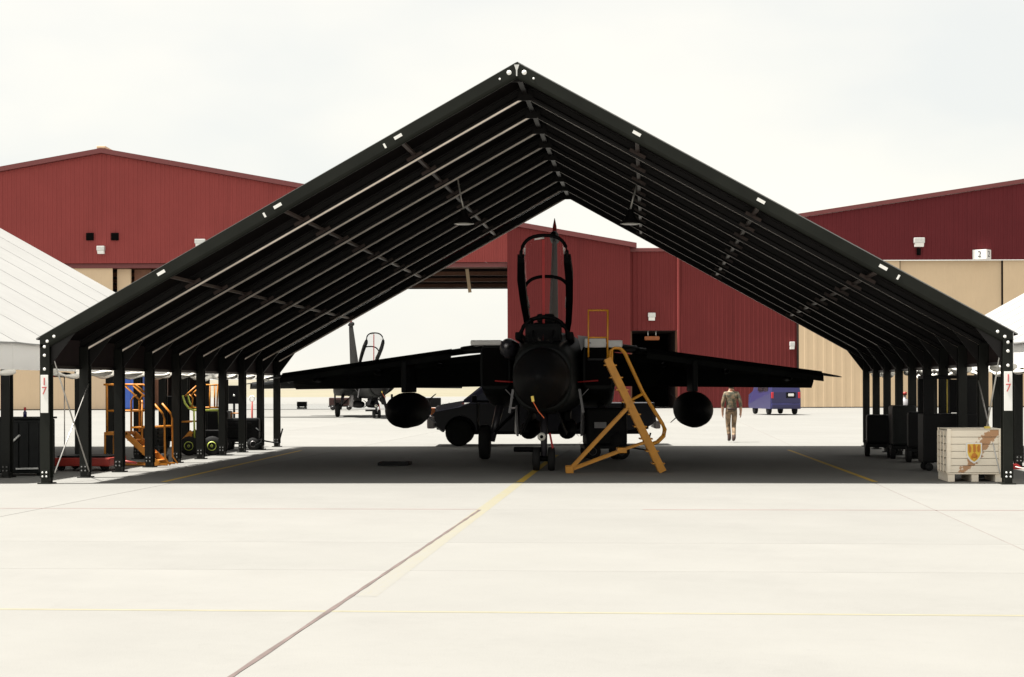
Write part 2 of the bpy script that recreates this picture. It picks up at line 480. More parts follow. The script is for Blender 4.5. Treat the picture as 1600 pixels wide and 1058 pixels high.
# rows: distance of the cross joints along the joint direction, from J0
def row_of(py): 
    p = ground_at(800, py); return (p - J0).dot(g2)
rows = [row_of(957) - 9.2, row_of(957) - 4.6, row_of(957), row_of(892), row_of(848), row_of(796), row_of(758.6)]
while rows[-1] < 62: rows.append(rows[-1] + SL)
slab_cache = {}
for r in range(len(rows) - 1):
    y0, y1 = rows[r] + 0.008, rows[r + 1] - 0.008
    for c in range(-5, 6):
        x0, x1 = c * SL + 0.009, (c + 1) * SL - 0.009
        key = (round(y1 - y0, 3))
        if key not in slab_cache:
            b = MB()
            w, d, e = x1 - x0, y1 - y0, 0.006
            top = [(e, e, 0), (w - e, e, 0), (w - e, d - e, 0), (e, d - e, 0)]
            mid = [(0, 0, -e), (w, 0, -e), (w, d, -e), (0, d, -e)]
            low = [(0, 0, -0.028), (w, 0, -0.028), (w, d, -0.028), (0, d, -0.028)]
            b.loft([low, mid, top], 0, False)
            o = b.build('slab', M_SLAB, paved); slab_cache[key] = o.data
        else:
            o = link('slab', slab_cache[key], paved)
        o.location = (x0, y0, 0)
for c in range(-5, 7):
    b = MB(); n = 60; V, Fc = [], []
    rj = random.Random(c)
    for i in range(n + 1):
        y = rows[0] + ((row_of(797) if c == 0 else rows[-1]) - rows[0]) * i / n
        w = 0.015 + rj.uniform(-0.004, 0.008)
        V += [(c * SL - w, y, 0), (c * SL + w, y, 0)]
    for i in range(n): Fc.append((2 * i, 2 * i + 1, 2 * i + 3, 2 * i + 2))
    b.add(V, Fc)
    b.build('joint_sealant', M_SEAL if c == 0 else M_SEAL2, paved).location.z = -0.004 if c != 0 else 0.003
MB().box((-0.02, row_of(796), -0.025), (0.012, rows[-1], -0.006)).build('joint_sealant', M_SEAL2, paved)
for r, y in enumerate(rows):
    m = M_SEAL2
    MB().box((-5 * SL, y - 0.009, -0.025), (6 * SL, y + 0.009, -0.006)).build('joint_sealant', m, paved)
y = row_of(796)
MB().add([(-5 * SL, y - 0.028, 0.0012), (-0.03, y - 0.028, 0.0012), (-0.03, y + 0.028, 0.0012), (-5 * SL, y + 0.028, 0.0012)], [(0, 1, 2, 3)]).build('painted_line', M_RUST, paved)
MB().add([(2.2, y - 0.03, 0.0012), (5 * SL, y - 0.03, 0.0012), (5 * SL, y + 0.03, 0.0012), (2.2, y + 0.03, 0.0012)], [(0, 1, 2, 3)]).build('painted_line', M_RUST, paved)
y = row_of(957)
MB().add([(-5 * SL, y - 0.034, 0.0012), (5 * SL, y - 0.034, 0.0012), (5 * SL, y + 0.034, 0.0012), (-5 * SL, y + 0.034, 0.0012)], [(0, 1, 2, 3)]).build('painted_line', M_YFADE, paved)

def ground_line(name, a, b, w, m, z=0.0008):
    a, b = Vector(a), Vector(b); d = (b - a).normalized(); s = Vector((d.y, -d.x, 0)) * w / 2
    V = [a - s, a + s, b + s, b - s]
    for p in V: p.z = z
    o = MB().add(V, [(0, 1, 2, 3)]).build(name, m, paved, world=True)
    return o

# ================================================================== SHELTER
SH_A = math.atan2(1012 - PX, F)
e1 = Vector((math.cos(SH_A), -math.sin(SH_A), 0)); e2 = Vector((math.sin(SH_A), math.cos(SH_A), 0))
ap = at(808, 97, 29.0)
SH_O = Vector((ap.x, 29.0, 0))
HW, BAY, NF = 8.27, 2.04, 10
ZR = ap.z - 0.03
TA = (ZR - 2.56) / (HW + 0.09); ALF = math.atan(TA); CA = math.cos(ALF)
def sh(x, y, z=0.0):
    return SH_O + e1 * x + e2 * y + Vector((0, 0, z))
def slope_z(x, t=0.0):
    return ZR - abs(x) * TA - t / CA

def make_shelter(label):
    root = thing('aircraft_shelter', label, 'shelter', SH_O, -SH_A, 'open sunshade shelters standing side by side')
    SEC = [(-.09, 0), (.09, 0), (.09, .02), (.03, .03), (.03, .12), (.075, .145), (.075, .18), (.045, .215), (-.045, .215), (-.075, .18), (-.075, .145), (-.03, .12), (-.03, .03), (-.09, .02)]
    FSEC = [(-.10, -.005), (.09, -.005), (.09, .02), (.03, .03), (.03, .12), (.075, .145), (.075, .18), (.045, .215), (-.03, .225), (-.07, .205), (-.10, .17)]
    def rafter(sec, s):
        b = MB()
        xo = HW + 0.085
        r0 = [(0.0008 * s, y, slope_z(0, t)) for y, t in sec]
        r1 = [(s * xo, y, slope_z(xo, t)) for y, t in sec]
        b.loft([r0, r1], 0, False)
        return b
    cache = {}
    def part(key, name, fn, m, parent, loc=(0, 0, 0)):
        if key not in cache:
            o = fn().build(name, m, parent); cache[key] = o.data
        else:
            o = link(name, cache[key], parent)
        o.location = loc
        return o
    def post(s):
        b = MB()
        zt = slope_z(HW, 0.2) + 0.06
        x0 = s * HW
        # channel post: web and two flanges
        b.cbox((x0 - 0.085, -0.10, 0.10), (x0 + 0.085, -0.075, zt), 0.006)
        b.cbox((x0 - 0.085, 0.075, 0.10), (x0 + 0.085, 0.10, zt), 0.006)
        b.box((x0 - 0.03, -0.076, 0.10), (x0 + 0.03, 0.076, zt - 0.002))
        return b
    def foot(s):
        b = MB(); x0 = s * HW
        b.cbox((x0 - 0.12, -0.15, 0.0), (x0 + 0.12, 0.15, 0.022), 0.006)
        b.cbox((x0 - 0.065, -0.118, 0.02), (x0 + 0.065, -0.101, 0.24), 0.006)
        b.cbox((x0 - 0.065, 0.101, 0.02), (x0 + 0.065, 0.118, 0.24), 0.006)
        b.box((x0 - 0.05, -0.10, 0.02), (x0 + 0.05, 0.10, 0.098))
        return b
    def bolt(): return MB().lathe([(0.0, -0.016), (0.015, -0.016), (0.018, -0.008), (0.018, 0.0)], 8, 'y')
    for k in range(NF):
        y = k * BAY
        for s in (-1, 1):
            front = k == 0
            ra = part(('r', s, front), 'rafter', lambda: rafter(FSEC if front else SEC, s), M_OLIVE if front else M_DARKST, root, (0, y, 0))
            def lip():
                xo = HW + 0.08
                sec = [(-.068, .192), (-.063, .192), (-.045, .2145), (-.032, .2155), (-.032, .2195), (-.048, .2195)]
                if s > 0: sec = [(-.047, .2155), (-.036, .2155), (-.036, .2180), (-.049, .2180)]  # strip made thinner for the dimmer light on this slope
                return MB().loft([[(0.0009 * s, y_, slope_z(0, t)) for y_, t in sec], [(s * xo, y_, slope_z(xo, t)) for y_, t in sec]], 0, False)
            if not front: part(('l', s), 'rafter_lit_lip', lip, M_LIP, ra)
            po = part(('p', s, front), 'post', lambda: post(s), M_OLIVE if front else M_POST, root, (0, y, 0))
            fo = part(('f', s, front), 'foot_plate', lambda: foot(s), M_OLIVE if front else M_POST, po)
            for bx, bz in ((-0.035, 0.20), (0.035, 0.20), (-0.035, 0.13), (0.035, 0.13)):
                part(('b', front), 'bolt', bolt, M_GALV if front else M_DGALV, po, (s * HW + bx, -0.118, bz))
            # knee gusset
            def gus():
                b = MB(); x0 = s * HW
                return b.prism([(x0 - s * 0.085, slope_z(HW - 0.085, 0.2)), (x0 - s * 0.55, slope_z(HW - 0.55, 0.2)), (x0 - s * 0.085, slope_z(HW, 0.2) - 0.30)], 'y', -0.012, 0.012)
            part(('g', s), 'knee_gusset', gus, M_DARKST, root, (0, y, 0))
    # covering, side valances, rolled side curtains
    XO = HW + 0.19
    for k in range(NF - 1):
        for s in (-1, 1):
            def panel():
                b = MB(); n = 6
                V, Fc, mi = [], [], []
                y0, y1 = -0.0, BAY
                for i in range(n + 1):
                    f = i / n; y = y0 + 0.006 + (BAY - 0.012) * f
                    sag = -0.015 * math.sin(math.pi * f)
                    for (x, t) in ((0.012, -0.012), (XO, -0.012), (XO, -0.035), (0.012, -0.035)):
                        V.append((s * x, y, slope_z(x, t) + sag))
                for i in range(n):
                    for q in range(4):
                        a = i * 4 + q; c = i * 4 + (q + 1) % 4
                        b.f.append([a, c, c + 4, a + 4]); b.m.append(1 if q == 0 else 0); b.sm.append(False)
                b.f.append([0, 1, 2, 3]); b.m.append(0); b.sm.append(False)
                b.f.append([n * 4 + q for q in (3, 2, 1, 0)]); b.m.append(0); b.sm.append(False)
                b.v = [Vector(p) for p in V]
                return b
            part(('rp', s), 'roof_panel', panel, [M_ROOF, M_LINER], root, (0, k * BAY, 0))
            part(('sm', s), 'seam_batten', lambda: MB().loft([[(s * x, y_, slope_z(x, t)) for y_, t in ((-.035, -.037), (.035, -.037), (.035, -.041), (-.035, -.041))] for x in (0.17, XO - 0.02)], 0, False), M_SEAM, root, (0, k * BAY, 0)) if k else None
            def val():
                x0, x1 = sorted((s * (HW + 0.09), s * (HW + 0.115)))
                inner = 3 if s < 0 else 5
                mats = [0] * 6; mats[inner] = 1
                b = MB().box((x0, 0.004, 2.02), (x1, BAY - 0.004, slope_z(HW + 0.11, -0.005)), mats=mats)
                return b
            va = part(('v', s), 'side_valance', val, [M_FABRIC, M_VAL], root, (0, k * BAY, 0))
            part(('vr', s), 'valance_rail', lambda: MB().bar((s * (HW + 0.06), 0.10, 2.05), (s * (HW + 0.06), BAY - 0.10, 2.05), 0.05, 0.05), M_DARKST, va)
    for k in range(NF - 1):
        for s in (-1, 1):
            if (k * 7 + (s > 0) * 3) % 5 == 0: continue
            b = MB(); rc = random.Random(k * 2 + s); n = 9; pts = []; rad = []
            d = rc.uniform(0.03, 0.10)
            for i in range(n + 1):
                f = i / n
                pts.append((s * (HW + 0.155), 0.08 + (BAY - 0.16) * f, 1.985 - d * math.sin(math.pi * f)))
                rad.append(0.045 + 0.018 * math.sin(f * 9 + k))
            b.tube(pts, rad, 10)
            b.build('rolled_curtain', M_ROLL, root).location.y = k * BAY
    # purlins between the frames, three rows a slope, and the ridge bars
    for k in range(NF - 1):
        for s in (-1, 1):
            for xp in (2.05, 4.15, 6.2):
                def pur():
                    b = MB(); z = slope_z(xp, 0.11)
                    b.bar((s * xp, 0.034, z), (s * xp, BAY - 0.034, z), 0.07, 0.05)
                    return b
                pu = part(('u', s, xp), 'purlin', pur, M_PURL, root, (0, k * BAY, 0))
                def tee():
                    b = MB(); z = slope_z(xp, 0.11)
                    dx = 0.14
                    b.bar((s * (xp - dx), BAY - 0.088, slope_z(xp - dx, 0.135)), (s * (xp + dx), BAY - 0.088, slope_z(xp + dx, 0.135)), 0.02, 0.06)
                    return b
                part(('t', s, xp), 'purlin_bracket', tee, M_PURL, pu)
        def rid():
            b = MB(); b.bar((0, 0.035, ZR - 0.16), (0, BAY - 0.035, ZR - 0.16), 0.09, 0.07); return b
        part('rid', 'ridge_bar', rid, M_DARKST, root, (0, k * BAY, 0))
    for k in range(NF):
        def rplate():
            return MB().prism([(-0.16, ZR - 0.30), (0.16, ZR - 0.30), (0.10, ZR - 0.08), (-0.10, ZR - 0.08)], 'y', -0.09, -0.078)
        part('rpl', 'ridge_plate', rplate, M_DARKST, root, (0, k * BAY - (0.0 if k else -0.17), 0))
    MB().prism([(-0.16, slope_z(0.16, -0.037)), (0.0, ZR + 0.042), (0.16, slope_z(0.16, -0.037)), (0.16, slope_z(0.16, -0.047)), (0.0, ZR + 0.056), (-0.16, slope_z(0.16, -0.047))], 'y', 0.10, (NF - 1) * BAY + 0.09).build('ridge_cap', M_OLIVE, root)
    # white painted plates on the face of the front frame
    def plate(x, t, w, h, tilt=True):
        s = -1 if x < 0 else 1
        c = Vector((x, -0.104, slope_z(x, t)))
        ang = (ALF if s < 0 else -ALF) if tilt else 0
        u = Vector((math.cos(ang), 0, math.sin(ang))); n = Vector((-math.sin(ang), 0, math.cos(ang)))
        b = MB(); V = []
        for yy in (0.004, -0.004):
            V.append([c + u * (w / 2 * i) + n * (h / 2 * j) + Vector((0, yy, 0)) for i, j in ((-1, -1), (1, -1), (1, 1), (-1, 1))])
        b.loft(V, 0, False)
        b.build('joint_plate', M_WHITE, root)
    for x in (2.05, 4.15, 6.2):
        plate(-x, 0.085, 0.15, 0.055); plate(x, 0.085, 0.15, 0.055)
        if x < 6: plate(-x - 0.23, 0.11, 0.035, 0.085)
    plate(6.45, 0.11, 0.035, 0.085)
    def disc(x, z, r):
        MB().lathe([(0, -0.012), (r * 0.8, -0.012), (r, -0.006), (r, 0.0)], 14, 'y').build('joint_bolt', M_WHITE, root).location = (x, -0.1005, z)
    for s in (-1, 1):
        disc(s * 0.13, slope_z(0.13, 0.085), 0.042); disc(s * 0.29, slope_z(0.29, 0.10), 0.018)
        for dx, dz in ((-0.17, 0.05), (-0.05, -0.035), (0.0, -0.13), (0.0, -0.28), (0.04 * 0, -0.52)):
            disc(s * (HW + dx * 1.0), slope_z(HW, 0.06) + dz - (0.02), 0.026)
    MB().prism([(-0.045, ZR - 0.035), (0.045, ZR - 0.035), (0.012, ZR - 0.13), (0.010, ZR - 0.23), (-0.010, ZR - 0.23), (-0.012, ZR - 0.13)], 'y', -0.112, -0.1005).build('ridge_strap', M_GALV, root)
    # crossed bracing rods in the first bay
    for s in (-1, 1):
        x = s * (HW - 0.10)
        for z0, z1 in ((2.15, 0.12), (0.18, 1.75)):
            MB().tube([(x, 0.10, z0), (x + s * 0.0, BAY - 0.11, z1)], 0.014 if z0 > 1 else 0.012, 6).build('brace_rod', M_ROD, root)
    return root

shelter = make_shelter('dark green steel shelter with gable roof standing over the jet, boards reading 17')
for s, px in ((-1, 68), (1, 1568)):
    zc = 1.56
    bd = MB().cbox((s * HW - 0.068, -0.118, 1.24), (s * HW + 0.068, -0.104, 1.90), 0.004).build('number_board', M_WHITE, shelter)
    for t, z in (('1', 1.78), ('7', 1.62)):
        d = link('numeral', digit_mesh(t, 0.19, M_REDP), bd); d.location = (s * HW, -0.121, z)

PITCH = 2 * HW + 1.5
base_kids = [c for c in shelter.children]
for s, lab in ((-1, 'neighbouring shelter with white roof slope at the left edge, behind the dark cabinet'),
               (1, 'neighbouring shelter with white roof corner at the right edge, past the camouflaged crate')):
    c = shelter.copy(); COL.objects.link(c)
    c.location = sh(s * PITCH, 0.0)
    c['label'] = lab
    for ch in base_kids:
        if ch.name.startswith('number_board'): continue
        k = ch.copy(); COL.objects.link(k); k.parent = c
        for g in list(ch.children):
            q = g.copy(); COL.objects.link(q); q.parent = k

# painted lines of the parking stand
lead_a, lead_b = ground_at(572, 932), ground_at(812, 753.5)
sd_b = lead_b + (lead_b - lead_a).normalized() * 1.9
wear_off(M_YWORN_SUNLIT, (lead_a - J0).dot(g2), (lead_b - J0).dot(g2))
ground_line('painted_line', lead_a, lead_b, 0.17, M_YWORN_SUNLIT)
nose_pt = lead_b + (lead_b - lead_a).normalized() * 12
ground_line('painted_line', lead_b + (lead_b - lead_a).normalized() * 0.02, nose_pt, 0.13, M_YELL)  # stronger yellow set to begin at the edge of the roof's shadow
for px, py, px2, py2 in ((1368, 753, 1232, 703), (255, 753, 470, 704)):
    ground_line('painted_line', ground_at(px, py), ground_at(px2, py2), 0.10, M_YELL)

# ================================================================== HANGARS
HY = 135.0
def hx(px): return ray(px, 500).x * HY
def hz(px, py): return at(px, py, HY).z

def cladding(x0, x1, zb, zt, pitch=0.36, y=0.0, depth=0.04):
    """ribbed metal sheet wall facing -Y"""
    b = MB(); xs = [x0]; ys = [0]
    x = x0
    n = int((x1 - x0) / pitch)
    pr = []
    for i in range(n):
        q = x0 + i * pitch
        pr += [(q, 0), (q + pitch * 0.55, 0), (q + pitch * 0.65, -depth), (q + pitch * 0.9, -depth)]
    pr.append((x1, 0))
    V, Fc = [], []
    for (q, d) in pr:
        V += [(q, y + d, zb(q)), (q, y + d, zt(q))]
    for i in range(len(pr) - 1):
        Fc.append((2 * i, 2 * i + 2, 2 * i + 3, 2 * i + 1))
    return b.add(V, Fc)

def wall_light(parent, px, py, w, h, Y, name='wall_light', dark=False):
    c = at(px, py, Y)
    o = MB().cbox((c.x - w / 2, Y - 0.45, c.z - h * 0.1), (c.x + w / 2, Y - 0.05, c.z + h / 2), 0.04).build(name, M_GALV, parent, world=True)
    MB().prism([(Y - 0.42, c.z - h * 0.1 - 0.004), (Y - 0.06, c.z - h * 0.1 - 0.004), (Y - 0.06, c.z - h * 0.5), (Y - 0.34, c.z - h * 0.5)], 'x', c.x - w * 0.42, c.x + w * 0.42).build('lens', M_WHITE, o, world=True)
    return o

# ---- left hangar: open right through
xa = hx(160); za = hz(160, 240); xr = hx(985); zr_ = hz(985, 386)
half = xr - xa; xl = xa - half
sl = (za - zr_) / half
def gtop(x): return za - abs(x - xa) * sl
door_r = hx(793); door_l = xa - (door_r - xa); lint = hz(700, 410)
DEP = 45.0
h1 = thing('hangar', 'red metal hangar on the left, standing open right through below its wide gable', 'hangar', (xa, HY, 0))
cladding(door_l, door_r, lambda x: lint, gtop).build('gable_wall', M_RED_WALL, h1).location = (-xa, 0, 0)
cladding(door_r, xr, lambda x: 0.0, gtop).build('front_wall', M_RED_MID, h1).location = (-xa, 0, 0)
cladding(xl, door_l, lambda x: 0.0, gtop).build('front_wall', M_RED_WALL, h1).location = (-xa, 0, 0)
MB().box((door_l - xa, 0.25, lint - 0.35), (door_r - xa, 0.9, lint - 0.02)).build('door_track', M_TRIM, h1)
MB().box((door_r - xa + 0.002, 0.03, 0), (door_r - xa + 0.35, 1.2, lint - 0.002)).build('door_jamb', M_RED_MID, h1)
MB().box((half - 0.3, 0.06, 0), (half - 0.02, DEP, zr_ - 0.05)).build('side_wall', [M_RED_WALL], h1)
MB().box((-half + 0.02, 0.06, 0), (-half + 0.3, DEP, zr_ - 0.05)).build('side_wall', [M_RED_WALL], h1)
for s in (-1, 1):
    b = MB()
    rings = []
    for yy in (-0.35, DEP + 0.35):
        rings.append([(0, yy, za + 0.02), (s * (half + 0.5), yy, gtop(xr) + 0.02 - 0.5 * sl), (s * (half + 0.5), yy, gtop(xr) + 0.40 - 0.5 * sl), (0, yy, za + 0.40)])
    b.loft(rings, 0, False).build('roof', M_TRIM, h1)
    b = MB()
    rings = []
    for yy in (0.10, DEP - 0.1):
        rings.append([(0, yy, za - 0.02), (s * (half - 0.35), yy, gtop(xr) + 0.33 * sl), (s * (half - 0.35), yy, gtop(xr) - 0.14), (0, yy, za - 0.20)])
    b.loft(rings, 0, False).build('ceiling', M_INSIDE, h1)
MB().cbox((-0.35, -0.3, za + 0.38), (0.35, 6, za + 0.58), 0.05).build('ridge_vent', M_BEIGE, h1)
# roof trusses inside
for yy in (9, 18, 27, 36):
    MB().box((door_l - xa - 6, yy, lint + 0.15), (half - 0.5, yy + 0.3, lint + 0.5)).build('truss_chord', M_BROWN, h1)
# hanging things below the trusses
MB().bar((hx(722) - xa, 9.1, lint + 0.10), (hx(727) - xa, 9.1, lint - 1.9), 0.28, 0.2).build('hoist_arm', M_BEIGE, h1)
# door leaves
leaf = 8.15
x1 = hx(174)
k = 0
while x1 > door_l + 0.5:
    x0 = max(x1 - leaf, door_l)
    b = cladding(x0 + 0.04 - xa, x1 - xa, lambda x: 0.05, lambda x: lint - 0.36, 0.75, 0, 0.012).build('door_leaf', M_BEIGE, h1)
    b.location.y = 0.45
    MB().box((x0 + 0.06 - xa, 0.455, 0.06), (x1 - xa - 0.02, 0.60, lint - 0.37)).build('leaf_back', M_BROWN, b).location.y = -0.45
    x1 -= leaf; k += 1
for p0, p1, yy, m in ((178.5, 200, 0.95, M_BEIGE), (203, 229, 1.5, M_BROWN), (229.5, 252, 2.1, M_BROWN)):
    MB().cbox((hx(p0) - xa, yy, 0.05), (hx(p1) - xa, yy + 0.3, lint - 0.38), 0.03).build('door_leaf', m, h1)
# far wall with its opening
RL = -36.0; RR = -2.2
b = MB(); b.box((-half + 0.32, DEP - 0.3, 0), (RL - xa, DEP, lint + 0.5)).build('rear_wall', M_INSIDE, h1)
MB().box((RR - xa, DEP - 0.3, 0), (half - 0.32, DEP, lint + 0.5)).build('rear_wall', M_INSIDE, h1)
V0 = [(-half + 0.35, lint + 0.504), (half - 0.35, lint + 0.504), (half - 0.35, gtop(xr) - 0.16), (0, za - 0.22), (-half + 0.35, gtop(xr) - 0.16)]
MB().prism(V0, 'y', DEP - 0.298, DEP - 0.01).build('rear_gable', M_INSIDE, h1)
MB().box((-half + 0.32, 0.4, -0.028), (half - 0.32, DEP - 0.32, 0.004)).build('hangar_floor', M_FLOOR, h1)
# vents and lights
for px in (141, 180):
    c = at(px, 370, HY)
    o = MB().cbox((c.x - 0.30, HY - 0.16, c.z - 0.30), (c.x + 0.30, HY - 0.02, c.z + 0.30), 0.03).build('vent', M_BLACK, h1, world=True)
    for i in range(4):
        MB().bar((c.x - 0.25, HY - 0.18, c.z - 0.2 + i * 0.13), (c.x + 0.25, HY - 0.18, c.z - 0.2 + i * 0.13), 0.03, 0.03).build('louvre', M_BLACK, o, world=True)
wall_light(h1, 159, 391, 0.62, 0.62, HY); wall_light(h1, 314, 380, 0.85, 0.6, HY)

# ---- low link building between the hangars
xk0, xk1 = xr + 0.02, hx(1247)
zk = hz(1020, 389)
lk = thing('link_building', 'lower red metal building with flat top and dark doorway between the two hangars', 'building', ((xk0 + xk1) / 2, HY + 0.8, 0))
xm = (xk0 + xk1) / 2
dx0, dx1, dzt = xk0 - 0.0, hx(1060), hz(1020, 516)
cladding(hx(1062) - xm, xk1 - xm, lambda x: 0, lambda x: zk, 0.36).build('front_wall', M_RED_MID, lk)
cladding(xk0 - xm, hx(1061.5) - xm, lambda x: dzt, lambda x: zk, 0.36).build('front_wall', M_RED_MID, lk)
MB().box((xk0 - xm, 0.05, zk), (xk1 - xm, 30, zk + 0.15)).build('roof', M_TRIM, lk)
MB().cbox((xk0 - xm, -0.15, zk - 0.16), (xk1 - xm, 0.02, zk + 0.13), 0.03).build('parapet_trim', M_TRIM, lk)
MB().cbox((hx(1061) - xm - 0.09, -0.2, 0.0), (hx(1061) - xm + 0.09, -0.06, zk - 0.2), 0.03).build('downpipe', M_RED_WALL, lk)
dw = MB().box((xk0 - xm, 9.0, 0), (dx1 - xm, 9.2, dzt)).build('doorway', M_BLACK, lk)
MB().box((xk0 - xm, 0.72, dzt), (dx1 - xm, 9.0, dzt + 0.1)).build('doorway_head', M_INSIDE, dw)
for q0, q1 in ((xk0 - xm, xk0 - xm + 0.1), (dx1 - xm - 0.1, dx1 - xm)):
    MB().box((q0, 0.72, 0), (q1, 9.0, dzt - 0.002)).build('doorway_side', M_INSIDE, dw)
for f in (0.02, 0.98):
    q = xk0 + (dx1 - xk0) * f
    MB().box((q - xm - 0.08, 0.30, 0), (q - xm + 0.08, 0.49, dzt)).build('door_frame', M_BROWN, dw).location = (0, 0, 0)
hc = at(1020, 528, HY)
MB().cbox((hc.x - xm - 0.62, 0.1, hc.z - 0.17), (hc.x - xm + 0.62, 0.42, hc.z + 0.17), 0.12).build('unit_heater', M_DKOR, lk)
for q in (-0.32, 0.32):
    MB().tube([(hc.x - xm + q, 0.25, hc.z + 0.17), (hc.x - xm + q, 0.25, dzt)], 0.03, 6).build('hanger_rod', M_GALV, lk)
wall_light(lk, 1018, 495, 0.6, 0.62, HY + 0.8); wall_light(lk, 1237, 540, 0.4, 0.6, HY + 0.8)

# ---- right hangar
xs0 = hx(1247.5) ; zs0 = hz(1250, 341); sl2 = 0.152
h2half = 42.0; xs1 = xs0 + 2 * h2half
bandz = hz(1480, 406)
def gtop2(x): return zs0 + (h2half - abs(x - xs0 - h2half)) * sl2
xc2 = xs0 + h2half
h2 = thing('hangar', 'deep red hangar on the right with closed beige sliding doors', 'hangar', (xc2, HY, 0))
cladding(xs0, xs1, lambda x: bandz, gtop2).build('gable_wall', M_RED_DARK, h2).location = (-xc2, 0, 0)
x0 = hx(1408) - 2 * leaf + 0.05
seams = [xs0 + 0.02] + [q for q in [hx(1408) + (i) * (hx(1568) - hx(1408)) for i in range(-1, 9)] if xs0 + 0.6 < q < xs1 - 1]
for i in range(len(seams) - 1):
    o = cladding(seams[i] + 0.05 - xc2, seams[i + 1] - 0.05 - xc2, lambda x: 0.05, lambda x: bandz - 0.03, 0.75, 0, 0.012).build('door_leaf', M_BEIGE, h2)
    o.location.y = 0.25 + 0.22 * (i % 2)
    MB().box((seams[i + 1] - 0.16 - xc2, 0.01, 0.06), (seams[i + 1] - 0.05 - xc2, 0.2, bandz - 0.04)).build('leaf_edge', M_BROWN, o)
MB().box((xs0 - xc2, 0.75, 0), (xs1 - xc2, 0.9, bandz)).build('back_wall', M_INSIDE, h2)
MB().box((xs0 - xc2 + 0.01, 0.92, 0), (xs0 - xc2 + 0.3, DEP, zs0 - 0.05)).build('side_wall', M_RED_DARK, h2)
for s in (-1, 1):
    rings = []
    za2 = gtop2(xc2)
    for yy in (-0.3, DEP):
        rings.append([(0, yy, za2 + 0.02), (s * (h2half + 0.3), yy, zs0 + 0.02 - 0.3 * sl2), (s * (h2half + 0.3), yy, zs0 + 0.34 - 0.3 * sl2), (0, yy, za2 + 0.34)])
    MB().loft(rings, 0, False).build('roof', M_TRIM, h2)
wall_light(h2, 1435, 379, 0.85, 0.72, HY)
c = at(1435, 394, HY)
MB().tube([(c.x, HY - 0.12, c.z + 0.3), (c.x, HY - 0.12, c.z - 0.25)], 0.17, 8).build('conduit', M_BLACK, h2, world=True)
c = at(1535, 398, HY)
sg = MB().prism([(c.x - 0.80, HY - 0.06), (c.x + 0.12, HY - 0.75), (c.x + 0.68, HY - 0.06)], 'z', c.z - 0.38, c.z + 0.38).build('number_sign', M_WHITE, h2, world=True)
for q, ang, w in ((-0.34, -36.9, 0.55), (0.40, 51, 0.55)):
    d = link('numeral', digit_mesh('2', 0.7, M_PROBE, 0.004), sg)
    lp = Vector((c.x + q, HY - 0.405 - 0.012, c.z)) - Vector((xc2, HY, 0))
    d.location = lp + (Vector((-0.012, -0.016, 0)) if q < 0 else Vector((0.016, -0.012, 0)))
    d.rotation_euler = (0, 0, R(ang))

# ================================================================== AIRCRAFT
def sup(y, hw, z0, z1, p=2.3, n=28, cx=0.0):
    out = []
    for k in range(n):
        t = 2 * math.pi * k / n
        c, s = math.cos(t), math.sin(t)
        out.append(Vector((cx + hw * math.copysign(abs(c) ** (2 / p), c), y, (z0 + z1) / 2 + (z1 - z0) / 2 * math.copysign(abs(s) ** (2 / p), s))))
    return out

def airfoil(x, y0, chord, z, th, n=7, droop=0.0):
    """section at span x, leading edge y0"""
    up, lo = [], []
    for i in range(n):
        f = (1 - math.cos(math.pi * i / (n - 1))) / 2
        t = th * (2.6 * math.sqrt(f) * (1 - f) * 0.9 + 0.02)
        zz = z - droop * f
        up.append(Vector((x, y0 + chord * f, zz + t * 0.6))); lo.append(Vector((x, y0 + chord * f, zz - t * 0.4)))
    return up + lo[::-1]

